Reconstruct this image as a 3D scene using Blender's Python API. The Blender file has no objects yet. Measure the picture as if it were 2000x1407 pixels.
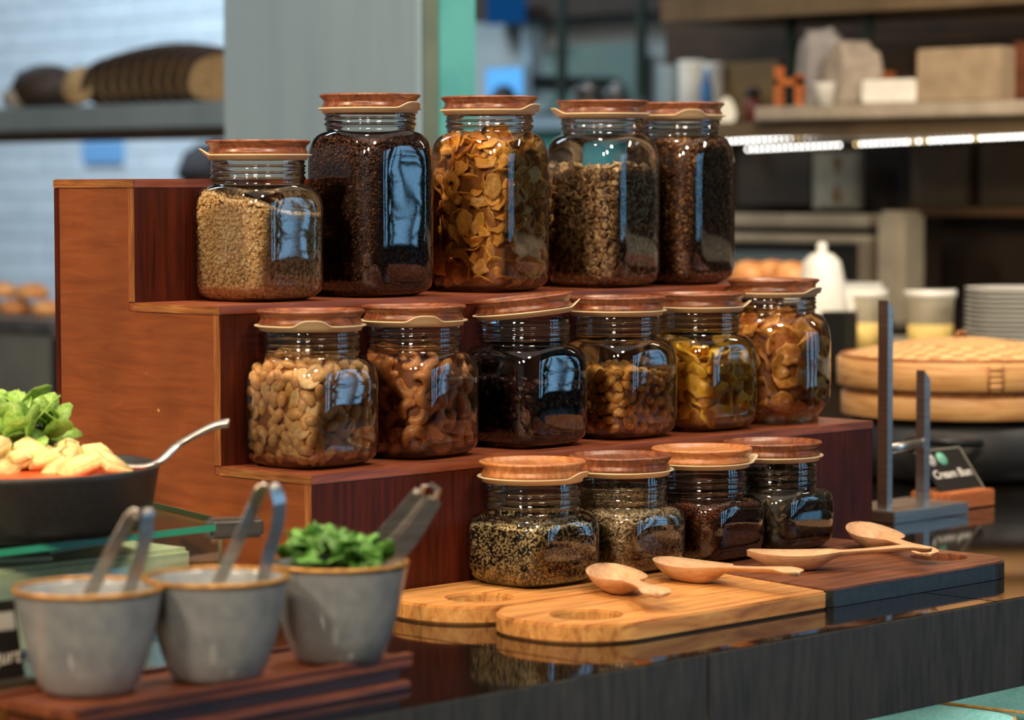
import bpy, bmesh, math, random
import numpy as np
from mathutils import Vector, Matrix, Euler
random.seed(7); rng = np.random.default_rng(7)
SC = bpy.context.scene
COL = SC.collection
PI = math.pi

# ------------------------------------------------------------------ camera
CAM = Vector((-1.797056, -2.016485, 0.405232))
FPX = 5666.93
_yaw, _pitch, _roll = 0.7975, 0.06, -0.00261
_f = Vector((math.sin(_yaw)*math.cos(_pitch), math.cos(_yaw)*math.cos(_pitch), -math.sin(_pitch)))
_r0 = Vector((math.cos(_yaw), -math.sin(_yaw), 0)); _u0 = _r0.cross(_f)
_r = math.cos(_roll)*_r0 + math.sin(_roll)*_u0
_u = -math.sin(_roll)*_r0 + math.cos(_roll)*_u0
cd = bpy.data.cameras.new('camera'); cam = bpy.data.objects.new('camera', cd); COL.objects.link(cam)
cam.matrix_world = Matrix(((_r.x, _u.x, -_f.x, CAM.x), (_r.y, _u.y, -_f.y, CAM.y), (_r.z, _u.z, -_f.z, CAM.z), (0, 0, 0, 1)))
cd.sensor_width = 36; cd.lens = FPX/2000*36; cd.clip_start = 0.05; cd.clip_end = 60
cd.dof.use_dof = True; cd.dof.focus_distance = 2.95; cd.dof.aperture_fstop = 4.8
SC.camera = cam
# ------------------------------------------------------------------ view, world, lamps
SC.view_settings.view_transform = 'Standard'; SC.view_settings.look = 'None'
SC.view_settings.exposure = 0.0; SC.view_settings.gamma = 1.0; SC.view_settings.use_curve_mapping = False
SC.cycles.transparent_max_bounces = 32; SC.cycles.max_bounces = 10
SC.cycles.sample_clamp_indirect = 4.0
W = bpy.data.worlds.new('world'); SC.world = W; W.use_nodes = True
W.node_tree.nodes['Background'].inputs[0].default_value = (0.66, 0.64, 0.62, 1)
W.node_tree.nodes['Background'].inputs[1].default_value = 0.24

def lamp(name, loc, target, power, color, size, size_y=None, spread=None):
    l = bpy.data.lights.new(name, 'AREA'); l.energy = power; l.color = color
    l.shape = 'RECTANGLE' if size_y else 'DISK'; l.size = size
    if size_y: l.size_y = size_y
    if spread: l.spread = spread
    o = bpy.data.objects.new(name, l); COL.objects.link(o); o.location = loc
    o.rotation_euler = (Vector(target)-Vector(loc)).to_track_quat('-Z', 'Y').to_euler()
    return o
WARM = (1.0, 0.70, 0.42); WARM2 = (1.0, 0.80, 0.58); BLUE = (0.26, 0.62, 1.0)
lamp('spot_and_fill', (-1.5, 0.75, 1.75), (0.2, 0.05, 0.15), 34, WARM, 0.16)
lamp('spot_and_fill', (0.15, 0.30, 1.85), (0.40, -0.05, 0.1), 16, WARM2, 0.16)
lamp('spot_and_fill', (-2.3, -0.75, 1.5), (0.1, 0.1, 0.2), 30, WARM2, 0.3)
lamp('spot_and_fill', (-1.9, -1.7, 1.9), (0.3, 0.05, 0.15), 40, WARM2, 0.5)  # added front fill from the camera side, no known spot
lamp('spot_and_fill', (-0.2, -1.5, 2.1), (0.5, 0.05, 0.15), 30, (1.0, 0.86, 0.70), 0.45)  # added fill that brightens the right faces of the jars
lamp('spot_and_fill', (1.7, 0.4, 1.9), (1.6, 0.35, 0.1), 8, WARM2, 0.2)
for i, x in enumerate((2.75, 3.75, 5.0, 6.3)):      # daylight through the dining room windows behind the camera
    lamp('window_daylight', (x, -4.62, 0.55), (x-1.2, 0, 0.3), (13, 24, 24, 19)[i], BLUE, (0.45, 0.8, 0.8, 0.8)[i], 2.3)
lamp('overhead_fill', (0.9, 0.2, 2.3), (0.9, 0.2, 0), 26, (1.0, 0.92, 0.84), 4.6, 4.0)  # large soft fill added to lift the dark areas, no real panel
lamp('kitchen_fill', (2.3, 4.6, 2.0), (4.0, 5.3, 0.5), 60, (0.62, 0.82, 1.0), 0.9, 0.5)  # cool area light added to brighten the tiled wall
lamp('kitchen_fill', (1.1, 0.2, 1.9), (3.0, 1.0, 0.4), 24, (1.0, 0.80, 0.58), 0.4)  # unseen warm fill that brightens the cabinets on the right
lamp('kitchen_fill', (1.75, -0.6, 0.95), (2.85, 1.4, 0.35), 11, (1.0, 0.88, 0.70), 0.3)  # extra fill added for the dark cabinets and oven
lamp('kitchen_fill', (-0.3, 1.9, 1.7), (1.2, 1.4, 0.5), 8, (0.62, 0.82, 1.0), 0.5)  # cool fill for the grey column
lamp('kitchen_fill', (2.2, 2.4, 1.6), (3.6, 3.4, 0.8), 16, (0.75, 0.9, 1.0), 0.4)

# ------------------------------------------------------------------ helpers
def at(px, py, d):                    # world point at depth d along a sight line of the 2000 x 1407 picture
    return CAM + (_f + _r*((px-1000)/FPX) - _u*((py-703.5)/FPX))*d
def onz(px, py, z):
    D = _f + _r*((px-1000)/FPX) - _u*((py-703.5)/FPX); return CAM + D*((z-CAM.z)/D.z)
def onx(px, py, x):
    D = _f + _r*((px-1000)/FPX) - _u*((py-703.5)/FPX); return CAM + D*((x-CAM.x)/D.x)
def ony(px, py, y):
    D = _f + _r*((px-1000)/FPX) - _u*((py-703.5)/FPX); return CAM + D*((y-CAM.y)/D.y)
def srgb(r, g, b):
    f = lambda c: (c/255/12.92) if c/255 <= 0.04045 else ((c/255+0.055)/1.055)**2.4
    return (f(r), f(g), f(b), 1)
def props(o, label=None, cat=None, group=None, kind=None):
    if label: o['label'] = label
    if cat: o['category'] = cat
    if group: o['group'] = group
    if kind: o['kind'] = kind
    return o
def empty(name, loc=(0, 0, 0), rz=0, **k):
    o = bpy.data.objects.new(name, None); COL.objects.link(o); o.location = loc; o.rotation_euler = (0, 0, rz)
    o.empty_display_size = 0.02
    return props(o, **k)
def link(name, me, mat=None, parent=None, loc=None, rot=None, **k):
    o = bpy.data.objects.new(name, me); COL.objects.link(o)
    if mat is not None and not me.materials: me.materials.append(mat)
    if parent: o.parent = parent
    if loc is not None: o.location = loc
    if rot is not None: o.rotation_euler = rot
    return props(o, **k)
def mesh_np(name, V, F, smooth=False):
    me = bpy.data.meshes.new(name); me.from_pydata([tuple(v) for v in V], [], [tuple(f) for f in F])
    if smooth: me.polygons.foreach_set('use_smooth', [True]*len(me.polygons))
    me.update(); return me
def bm_mesh(name, bm, smooth=False):
    me = bpy.data.meshes.new(name); bmesh.ops.recalc_face_normals(bm, faces=bm.faces[:]); bm.to_mesh(me); bm.free()
    if smooth: me.polygons.foreach_set('use_smooth', [True]*len(me.polygons))
    return me
def add_box(bm, x0, x1, y0, y1, z0, z1, M=None):
    vs = [bm.verts.new((x, y, z)) for x in (x0, x1) for y in (y0, y1) for z in (z0, z1)]
    for f in ((0, 1, 3, 2), (4, 6, 7, 5), (0, 4, 5, 1), (2, 3, 7, 6), (0, 2, 6, 4), (1, 5, 7, 3)):
        bm.faces.new([vs[i] for i in f])
    if M: bmesh.ops.transform(bm, matrix=M, verts=vs)
def box(name, x0, x1, y0, y1, z0, z1, mat, parent=None, bev=0.0, M=None, seg=2, **k):
    bm = bmesh.new(); add_box(bm, x0, x1, y0, y1, z0, z1)
    if bev: bmesh.ops.bevel(bm, geom=bm.edges[:], offset=bev, segments=seg, affect='EDGES')
    if M: bmesh.ops.transform(bm, matrix=M, verts=bm.verts[:])
    return link(name, bm_mesh(name, bm), mat, parent, **k)
def lathe_mesh(name, prof, n=48, smooth=True, closed=False, fn=None):
    V = []; F = []
    for (r, z) in prof:
        for i in range(n):
            a = 2*PI*i/n; rr, zz = (r, z) if fn is None else fn(r, z, a)
            V.append((rr*math.cos(a), rr*math.sin(a), zz))
    m = len(prof)
    for j in range(m if closed else m-1):
        j2 = (j+1) % m
        for i in range(n):
            i2 = (i+1) % n
            F.append((j*n+i, j*n+i2, j2*n+i2, j2*n+i))
    me = mesh_np(name, V, F, smooth)
    bm = bmesh.new(); bm.from_mesh(me); bmesh.ops.remove_doubles(bm, verts=bm.verts[:], dist=1e-6)
    bmesh.ops.recalc_face_normals(bm, faces=bm.faces[:]); bm.to_mesh(me); bm.free()
    if smooth: me.polygons.foreach_set('use_smooth', [True]*len(me.polygons))
    return me
def outline_prism(name, pts, z0, z1, mat, parent=None, bev=0.0, holes=(), **k):
    """flat board from an outline (and round holes) with bevelled rims"""
    bm = bmesh.new(); edges = []
    for loop in [pts]+list(holes):
        vs = [bm.verts.new((p[0], p[1], z0)) for p in loop]
        edges += [bm.edges.new((vs[i], vs[(i+1) % len(vs)])) for i in range(len(vs))]
    bmesh.ops.triangle_fill(bm, edges=edges, use_beauty=True)
    r = bmesh.ops.extrude_face_region(bm, geom=bm.faces[:])
    up = [v for v in r['geom'] if isinstance(v, bmesh.types.BMVert)]
    bmesh.ops.translate(bm, verts=up, vec=(0, 0, z1-z0))
    bmesh.ops.recalc_face_normals(bm, faces=bm.faces[:])
    if bev:
        es = [e for e in bm.edges if len(e.link_faces) == 2 and e.calc_face_angle() > 1.0 and abs(e.verts[0].co.z-e.verts[1].co.z) < 1e-6]
        bmesh.ops.bevel(bm, geom=es, offset=bev, segments=2, affect='EDGES')
    return link(name, bm_mesh(name, bm), mat, parent, **k)
def tube_mesh(name, pts, rad, n=10, caps=True, smooth=True, sx=1.0, sy=1.0, up=(0, 0, 1)):
    """sweep an ellipse (or a flat strip when sx,sy differ) along points"""
    P = [Vector(p) for p in pts]; V = []; F = []; up = Vector(up)
    for i, p in enumerate(P):
        t = (P[min(i+1, len(P)-1)]-P[max(i-1, 0)]).normalized()
        s = t.cross(up)
        s = s.normalized() if s.length > 1e-5 else Vector((1, 0, 0))
        w = s.cross(t); r = rad[i] if hasattr(rad, '__len__') else rad
        for k in range(n):
            a = 2*PI*k/n; V.append(p + s*(math.cos(a)*r*sx) + w*(math.sin(a)*r*sy))
    for i in range(len(P)-1):
        for k in range(n):
            F.append((i*n+k, i*n+(k+1) % n, (i+1)*n+(k+1) % n, (i+1)*n+k))
    if caps: F.append(tuple(range(n-1, -1, -1))); F.append(tuple((len(P)-1)*n+k for k in range(n)))
    return mesh_np(name, V, F, smooth)

# ------------------------------------------------------------------ materials
def mat_base(name, col=(0.5, 0.5, 0.5, 1), rough=0.5, metal=0.0, coat=0.0, spec=0.5, sub=0.0):
    m = bpy.data.materials.new(name); m.use_nodes = True; b = m.node_tree.nodes['Principled BSDF']
    b.inputs['Base Color'].default_value = col; b.inputs['Roughness'].default_value = rough
    b.inputs['Metallic'].default_value = metal; b.inputs['Coat Weight'].default_value = coat
    b.inputs['Specular IOR Level'].default_value = spec
    if sub:
        b.inputs['Subsurface Weight'].default_value = sub; b.inputs['Subsurface Radius'].default_value = (0.004, 0.002, 0.001)
    return m, m.node_tree, b
def noise_mat(name, c1, c2, scale=(5, 5, 5), nscale=4.0, detail=5, rough=0.5, bump=0.0, metal=0.0, coat=0.0, lo=0.35, hi=0.65, spec=0.5, sub=0.0, c3=None, bscale=None, rand=0.0):
    m, nt, b = mat_base(name, c1, rough, metal, coat, spec, sub); N = nt.nodes; L = nt.links
    tc = N.new('ShaderNodeTexCoord'); mp = N.new('ShaderNodeMapping'); mp.inputs['Scale'].default_value = scale
    no = N.new('ShaderNodeTexNoise'); no.inputs['Scale'].default_value = nscale; no.inputs['Detail'].default_value = detail
    no.inputs['Roughness'].default_value = 0.6
    cr = N.new('ShaderNodeValToRGB'); cr.color_ramp.elements[0].position = lo; cr.color_ramp.elements[1].position = hi
    cr.color_ramp.elements[0].color = c1; cr.color_ramp.elements[1].color = c2
    if c3: e = cr.color_ramp.elements.new((lo+hi)/2); e.color = c3
    L.new(tc.outputs['Object'], mp.inputs[0]); L.new(mp.outputs[0], no.inputs['Vector']); L.new(no.outputs['Fac'], cr.inputs[0])
    out = cr.outputs[0]
    if rand:
        oi = N.new('ShaderNodeObjectInfo'); hs = N.new('ShaderNodeHueSaturation'); mr = N.new('ShaderNodeMapRange')
        mr.inputs['To Min'].default_value = 1-rand; mr.inputs['To Max'].default_value = 1+rand
        L.new(oi.outputs['Random'], mr.inputs['Value']); L.new(mr.outputs[0], hs.inputs['Value']); L.new(out, hs.inputs['Color']); out = hs.outputs[0]
        ad = N.new('ShaderNodeVectorMath'); ad.operation = 'ADD'; L.new(tc.outputs['Object'], ad.inputs[0]); L.new(oi.outputs['Random'], ad.inputs[1]); L.new(ad.outputs[0], mp.inputs[0])
    L.new(out, b.inputs['Base Color'])
    if bump:
        bp = N.new('ShaderNodeBump'); bp.inputs['Strength'].default_value = bump; bp.inputs['Distance'].default_value = 0.002
        if bscale:
            n2 = N.new('ShaderNodeTexNoise'); n2.inputs['Scale'].default_value = bscale; L.new(tc.outputs['Object'], n2.inputs['Vector']); L.new(n2.outputs['Fac'], bp.inputs['Height'])
        else: L.new(no.outputs['Fac'], bp.inputs['Height'])
        L.new(bp.outputs[0], b.inputs['Normal'])
    return m
def wood_mat(name, dark, mid, light, scale, rough=0.4, coat=0.15, bump=0.15, fine=1.0, blotch=0.5, specks=False):
    """stretched-noise grain plus slow blotches (object coordinates)"""
    m, nt, b = mat_base(name, mid, rough, 0, coat); N = nt.nodes; L = nt.links
    b.inputs['Coat Roughness'].default_value = 0.25
    tc = N.new('ShaderNodeTexCoord'); mp = N.new('ShaderNodeMapping'); mp.inputs['Scale'].default_value = scale
    L.new(tc.outputs['Object'], mp.inputs[0])
    n1 = N.new('ShaderNodeTexNoise'); n1.inputs['Scale'].default_value = 3.0*fine; n1.inputs['Detail'].default_value = 6; n1.inputs['Roughness'].default_value = 0.65; n1.inputs['Distortion'].default_value = 0.6
    L.new(mp.outputs[0], n1.inputs['Vector'])
    cr = N.new('ShaderNodeValToRGB'); e = cr.color_ramp.elements
    e[0].position = 0.30; e[0].color = dark; e[1].position = 0.72; e[1].color = light; q = e.new(0.5); q.color = mid
    L.new(n1.outputs['Fac'], cr.inputs[0])
    n2 = N.new('ShaderNodeTexNoise'); n2.inputs['Scale'].default_value = 9; n2.inputs['Detail'].default_value = 3; L.new(tc.outputs['Object'], n2.inputs['Vector'])
    mr = N.new('ShaderNodeMapRange'); mr.inputs['From Min'].default_value = 0.3; mr.inputs['From Max'].default_value = 0.7
    mr.inputs['To Min'].default_value = 1-blotch; mr.inputs['To Max'].default_value = 1+blotch*0.5; L.new(n2.outputs['Fac'], mr.inputs['Value'])
    mx = N.new('ShaderNodeMix'); mx.data_type = 'RGBA'; mx.blend_type = 'MULTIPLY'; mx.inputs['Factor'].default_value = 1
    L.new(cr.outputs[0], mx.inputs['A']); L.new(mr.outputs[0], mx.inputs['B']); out = mx.outputs['Result']
    if specks:
        n3 = N.new('ShaderNodeTexNoise'); n3.inputs['Scale'].default_value = 55; n3.inputs['Detail'].default_value = 2; L.new(tc.outputs['Object'], n3.inputs['Vector'])
        c3 = N.new('ShaderNodeValToRGB'); c3.color_ramp.elements[0].position = 0.745; c3.color_ramp.elements[1].position = 0.76; L.new(n3.outputs['Fac'], c3.inputs[0])
        m3 = N.new('ShaderNodeMix'); m3.data_type = 'RGBA'; m3.inputs['B'].default_value = srgb(205, 150, 90); L.new(c3.outputs[0], m3.inputs['Factor']); L.new(out, m3.inputs['A']); out = m3.outputs['Result']
    L.new(out, b.inputs['Base Color'])
    bp = N.new('ShaderNodeBump'); bp.inputs['Strength'].default_value = bump; bp.inputs['Distance'].default_value = 0.0008
    L.new(n1.outputs['Fac'], bp.inputs['Height']); L.new(bp.outputs[0], b.inputs['Normal'])
    return m
def glass_mat(name, tint=(0.97, 0.98, 0.97, 1), ior=1.5, rough=0.035, wav=0.25, wscale=14, gain=1.0):
    """thin blown glass: clear transmission, mirror reflection by Fresnel, gently wavy surface"""
    m = bpy.data.materials.new(name); m.use_nodes = True; nt = m.node_tree; N = nt.nodes; L = nt.links
    N.remove(N['Principled BSDF']); out = N['Material Output']
    tr = N.new('ShaderNodeBsdfTransparent'); tr.inputs[0].default_value = tint
    gl = N.new('ShaderNodeBsdfGlossy'); gl.inputs['Roughness'].default_value = rough
    fr = N.new('ShaderNodeFresnel'); fr.inputs['IOR'].default_value = ior
    mu = N.new('ShaderNodeMath'); mu.operation = 'MULTIPLY'; mu.inputs[1].default_value = gain; mu.use_clamp = True
    mx = N.new('ShaderNodeMixShader'); L.new(fr.outputs[0], mu.inputs[0]); L.new(mu.outputs[0], mx.inputs[0]); L.new(tr.outputs[0], mx.inputs[1]); L.new(gl.outputs[0], mx.inputs[2]); L.new(mx.outputs[0], out.inputs[0])
    if wav:
        tc = N.new('ShaderNodeTexCoord'); no = N.new('ShaderNodeTexNoise'); no.inputs['Scale'].default_value = wscale; no.inputs['Detail'].default_value = 1
        bp = N.new('ShaderNodeBump'); bp.inputs['Strength'].default_value = wav; bp.inputs['Distance'].default_value = 0.01
        L.new(tc.outputs['Object'], no.inputs['Vector']); L.new(no.outputs['Fac'], bp.inputs['Height']); L.new(bp.outputs[0], gl.inputs['Normal']); L.new(bp.outputs[0], fr.inputs['Normal'])
    return m
def grain_mat(name, stops, rough=0.55, sub=0.0, spec=0.4):
    """per-grain colour from the mesh attribute 'tone'"""
    m, nt, b = mat_base(name, rough=rough, sub=sub, spec=spec); N = nt.nodes; L = nt.links
    at_ = N.new('ShaderNodeAttribute'); at_.attribute_name = 'tone'; cr = N.new('ShaderNodeValToRGB')
    e = cr.color_ramp.elements; e[0].position = stops[0][0]; e[0].color = stops[0][1]; e[1].position = stops[-1][0]; e[1].color = stops[-1][1]
    for p, c in stops[1:-1]: q = e.new(p); q.color = c
    L.new(at_.outputs['Fac'], cr.inputs[0]); L.new(cr.outputs[0], b.inputs['Base Color']); return m
def emit_mat(name, col, s):
    m = bpy.data.materials.new(name); m.use_nodes = True; N = m.node_tree.nodes; N.remove(N['Principled BSDF'])
    e = N.new('ShaderNodeEmission'); e.inputs[0].default_value = col; e.inputs[1].default_value = s
    m.node_tree.links.new(e.outputs[0], N['Material Output'].inputs[0]); return m

M = {}
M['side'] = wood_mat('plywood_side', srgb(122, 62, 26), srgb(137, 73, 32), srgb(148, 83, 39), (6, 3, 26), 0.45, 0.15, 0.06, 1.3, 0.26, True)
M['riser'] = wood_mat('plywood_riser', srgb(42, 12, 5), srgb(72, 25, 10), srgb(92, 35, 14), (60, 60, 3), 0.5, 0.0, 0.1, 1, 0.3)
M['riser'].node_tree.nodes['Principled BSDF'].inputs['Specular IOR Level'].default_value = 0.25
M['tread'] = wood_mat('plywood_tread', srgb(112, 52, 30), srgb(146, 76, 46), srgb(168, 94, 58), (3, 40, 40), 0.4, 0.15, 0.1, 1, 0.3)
M['plyedge'] = wood_mat('plywood_edge', srgb(96, 48, 18), srgb(150, 92, 42), srgb(196, 140, 74), (6, 6, 160), 0.55, 0, 0.2, 1, 0.4)
M['plyedge_v'] = wood_mat('plywood_edge_upright', srgb(96, 48, 18), srgb(156, 92, 42), srgb(190, 132, 70), (6, 160, 6), 0.55, 0, 0.2, 1, 0.4)
M['lid'] = wood_mat('acacia_lid', srgb(82, 38, 20), srgb(130, 70, 40), srgb(170, 106, 64), (8, 60, 30), 0.36, 0.25, 0.1, 1, 0.35)
M['lid_pale'] = wood_mat('acacia_lid_pale', srgb(150, 82, 40), srgb(190, 122, 70), srgb(214, 154, 98), (8, 60, 30), 0.4, 0.2, 0.1, 1, 0.2)
M['seal'] = noise_mat('silicone_seal', srgb(214, 190, 148), srgb(226, 204, 164), rough=0.45, sub=0.1)
M['teak'] = wood_mat('teak_board', srgb(136, 78, 32), srgb(202, 140, 74), srgb(230, 180, 106), (3.2, 55, 20), 0.5, 0.1, 0.15, 1, 0.15)
M['teak_dark'] = wood_mat('walnut_board', srgb(74, 38, 22), srgb(116, 66, 40), srgb(150, 92, 58), (3, 40, 20), 0.4, 0.2, 0.12, 1, 0.3)
M['beech'] = wood_mat('beech_spoon', srgb(182, 134, 92), srgb(204, 160, 118), srgb(216, 178, 138), (14, 50, 50), 0.55, 0.0, 0.12, 1, 0.12)
M['tray'] = wood_mat('serving_tray', srgb(70, 32, 18), srgb(118, 62, 36), srgb(150, 88, 54), (3, 40, 20), 0.45, 0.15, 0.12, 1, 0.3)
M['block'] = wood_mat('sign_block', srgb(150, 78, 34), srgb(190, 108, 56), srgb(212, 136, 78), (6, 40, 40), 0.45, 0.1, 0.1, 1, 0.15)
M['stone'] = noise_mat('black_granite', srgb(16, 14, 12), srgb(26, 22, 19), nscale=90, rough=0.06, lo=0.4, hi=0.7, spec=0.6)
M['apron'] = noise_mat('slate_apron', srgb(44, 41, 35), srgb(76, 72, 63), scale=(20, 20, 3), nscale=6, detail=9, rough=0.35, bump=0.15, lo=0.3, hi=0.75)
M['glass'] = glass_mat('jar_glass', gain=2.0, wav=0.12)
M['sheet'] = glass_mat('sheet_glass', tint=(0.90, 0.96, 0.93, 1), wav=0, gain=0.3)
M['gedge'] = mat_base('green_glass_edge', srgb(60, 175, 130), 0.15, 0, 0, 0.5)[0]
M['gedge'].node_tree.nodes['Principled BSDF'].inputs['Transmission Weight'].default_value = 0.3
M['ceramic'] = noise_mat('glazed_ceramic', srgb(128, 135, 140), srgb(154, 160, 163), nscale=14, rough=0.34, lo=0.3, hi=0.7, coat=0.35)
M['gold'] = noise_mat('ochre_rim', srgb(150, 104, 44), srgb(188, 140, 70), nscale=30, rough=0.3, metal=0.3)
M['steel'] = noise_mat('brushed_steel', srgb(180, 178, 174), srgb(212, 210, 206), scale=(1, 1, 30), nscale=12, rough=0.33, metal=1.0)
M['steel_m'] = noise_mat('satin_steel', srgb(120, 120, 120), srgb(150, 150, 150), nscale=6, rough=0.42, metal=0.9)
M['blackpan'] = noise_mat('black_cast_enamel', srgb(34, 33, 31), srgb(44, 43, 40), nscale=60, rough=0.45)
M['black'] = noise_mat('black_plastic', srgb(14, 14, 14), srgb(22, 22, 22), nscale=30, rough=0.5)
M['panel'] = noise_mat('grey_panel', srgb(122, 144, 156), srgb(140, 160, 170), nscale=2, rough=0.4, scale=(1, 4, 0.5), lo=0.3, hi=0.7)
M['teal'] = noise_mat('teal_panel', srgb(70, 146, 148), srgb(82, 158, 158), nscale=3, rough=0.45)
M['dkgreen'] = noise_mat('dark_green_metal', srgb(22, 34, 30), srgb(30, 42, 36), nscale=8, rough=0.5)
M['tile'] = noise_mat('white_glazed_tile', srgb(206, 218, 226), srgb(220, 230, 236), nscale=3, rough=0.25, rand=0.04)
M['grout'] = noise_mat('tile_grout', srgb(150, 170, 186), srgb(164, 184, 198), nscale=30, rough=0.9)
M['umber'] = noise_mat('dark_brown_wall', srgb(40, 27, 14), srgb(54, 38, 22), nscale=2, rough=0.7)
M['taupe'] = noise_mat('taupe_panel', srgb(86, 72, 52), srgb(104, 88, 66), nscale=2, rough=0.6)
M['shelfgrey'] = noise_mat('shelf_grey', srgb(150, 140, 126), srgb(170, 160, 144), nscale=3, rough=0.4)
M['white'] = noise_mat('white_china', srgb(222, 222, 216), srgb(236, 236, 230), nscale=8, rough=0.3)
M['bamboo'] = wood_mat('bamboo', srgb(160, 104, 54), srgb(204, 152, 92), srgb(226, 180, 120), (4, 4, 60), 0.5, 0.05, 0.15, 1, 0.12)
M['bamboo_dark'] = wood_mat('bamboo_binding', srgb(110, 62, 28), srgb(150, 94, 48), srgb(180, 124, 70), (20, 20, 60), 0.5, 0.05, 0.15, 1, 0.12)
M['crust'] = noise_mat('dark_crust', srgb(26, 17, 11), srgb(58, 38, 24), nscale=20, rough=0.7, bump=0.4)
M['crumb'] = noise_mat('bread_crumb', srgb(120, 96, 62), srgb(196, 166, 120), nscale=40, rough=0.9, bump=0.5)
M['pastry'] = noise_mat('golden_pastry', srgb(196, 120, 60), srgb(232, 176, 116), nscale=8, rough=0.45)
M['floor'] = noise_mat('floor_tile', srgb(60, 54, 48), srgb(78, 70, 62), nscale=3, rough=0.5)
M['wallp'] = noise_mat('plain_wall', srgb(120, 112, 100), srgb(134, 126, 112), nscale=2, rough=0.8)

# ------------------------------------------------------------------ stand dimensions
L_ = 0.86; D_ = 0.1302; H1, H2, H3 = 0.1358, 0.2906, 0.4130; T = 0.009; YE = -0.398

# ------------------------------------------------------------------ setting
box('floor', -6, 8, -6, 9, -0.96, -0.92, M['floor'], kind='structure')
box('ceiling', -6, 8, -6, 9, 2.35, 2.4, M['wallp'], kind='structure')
wb = box('wall_back', 4.01, 4.10, 4.2, 9.0, -0.92, 2.35, M['grout'], kind='structure')
tm = bm_mesh('tile', (lambda bm: (add_box(bm, -0.006, 0, -0.0985, 0.0985, -0.0335, 0.0335), bmesh.ops.bevel(bm, geom=bm.edges[:], offset=0.002, segments=1, affect='EDGES'), bm)[-1])(bmesh.new()))
tm.materials.append(M['tile'])
for j in range(20):
    for i in range(14):
        link('tile', tm, parent=wb, loc=(4.010-random.random()*0.001, 4.35+i*0.2+(0.1 if j % 2 else 0), -0.22+j*0.07))
box('wall_right', 7.9, 8.0, -6, 4.2, -0.92, 2.35, M['wallp'], kind='structure')
wf = empty('wall_front', (0, 0, 0), kind='structure')
xs = [-6, 2.45, 3.3, 3.3, 4.25, 4.55, 5.45, 5.85, 6.75, 8]
for a, b_ in ((-6, 2.45), (3.0, 3.3), (4.22, 4.52), (5.46, 5.82), (6.76, 8)):
    box('pier', a, b_, -4.75, -4.55, -0.92, 2.35, M['wallp'], wf)
box('lintel', 2.45, 6.76, -4.75, -4.55, 1.75, 2.35, M['wallp'], wf); box('sill_wall', 2.45, 6.76, -4.75, -4.55, -0.92, -0.62, M['wallp'], wf)
for n, (a, b_) in enumerate(((2.45, 3.0), (3.3, 4.22), (4.52, 5.46), (5.82, 6.76))):
    w = empty('window_%d' % (n+1), ((a+b_)/2, -4.56, 0.55), kind='structure'); hw = (b_-a)/2
    bm = bmesh.new()
    add_box(bm, -hw, -hw+0.05, -0.03, 0.03, -1.17, 1.2); add_box(bm, hw-0.05, hw, -0.03, 0.03, -1.17, 1.2)
    add_box(bm, -hw+0.05, hw-0.05, -0.03, 0.03, -1.17, -1.12); add_box(bm, -hw+0.05, hw-0.05, -0.03, 0.03, 1.15, 1.2)
    link('window_frame', bm_mesh('window_frame', bm), M['black'], w)
    if n: 
        for mx_ in (-0.155, 0.155):
            bm = bmesh.new(); add_box(bm, mx_-0.022, mx_+0.022, -0.02, 0.02, -1.12, 1.15); link('mullion', bm_mesh('mullion', bm), M['black'], w)
    bm = bmesh.new(); add_box(bm, -hw+0.05, hw-0.05, -0.022, 0.018, 0.35, 0.39); link('transom', bm_mesh('transom', bm), M['black'], w)

# unseen leafy plants, added to break up the window reflections in the jars
PLL = noise_mat('plant_leaf', srgb(40, 84, 44), srgb(70, 122, 60), nscale=8, rough=0.5)
for px_, hp_, sd_ in ((2.9, 1.25, 1), (4.1, 0.9, 2), (5.25, 1.6, 3), (6.5, 1.1, 4)):
    pl = empty('reflection_plant', (px_, -4.15, -0.92), label='unseen leafy plant added to vary the window reflections, %s' % {1: 'nearest the dark side', 2: 'shortest', 3: 'tallest', 4: 'far one'}[sd_], cat='plant')
    gg = np.random.default_rng(sd_); V = []; F = []
    for q in range(170):
        c = Vector((float(np.clip(gg.normal()*0.17, -.4, .4)), float(np.clip(gg.normal()*0.12, -.25, .25)), 0.45+gg.random()*hp_)); d = Vector(gg.normal(size=3)).normalized(); e = d.orthogonal().normalized(); ln = 0.07+0.06*gg.random()
        b0 = len(V); V += [c-d*ln, c+e*ln*0.35, c+d*ln, c-e*ln*0.35]; F.append((b0, b0+1, b0+2, b0+3))
    link('foliage', mesh_np('foliage', V, F), PLL, pl)
    link('pot', lathe_mesh('pot', [(0, 0), (0.14, 0), (0.18, 0.32), (0.16, 0.32), (0.13, 0.03), (0, 0.03)], 24), M['umber'], pl)
    link('trunk', tube_mesh('trunk', [(0, 0, 0.02), (0.01, 0, 0.6), (0, 0.01, 0.5+hp_*0.8)], 0.018, 8), M['crust'], pl)

# counter: black polished slabs and a slate apron
ct = empty('buffet_counter', (0, 0, 0), label='long black polished stone buffet counter under the stepped stand', cat='counter')
for a, b_ in ((-2.2, -0.6505), (-0.65, -0.0045), (-0.003, 0.5385), (0.540, 1.1), (1.1015, 1.94)):
    box('stone_slab', a, b_, YE+0.0038, 0.95, -0.008, 0.0, M['stone'], ct, bev=0.0012)
for a, b_ in ((-2.2, -0.5), (-0.4985, 0.1025), (0.104, 0.83), (0.8315, 1.94)):
    box('apron_panel', a, b_, YE, YE+0.0034, -0.088, -0.0003, M['apron'], ct, bev=0.001)
box('base_cabinet', -2.2, 1.94, 0.12, 0.93, -0.92, -0.0085, M['umber'], ct)
box('lower_shelf', -2.2, 1.94, -0.44, 0.119, -0.30, -0.27, M['umber'], ct)

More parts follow.
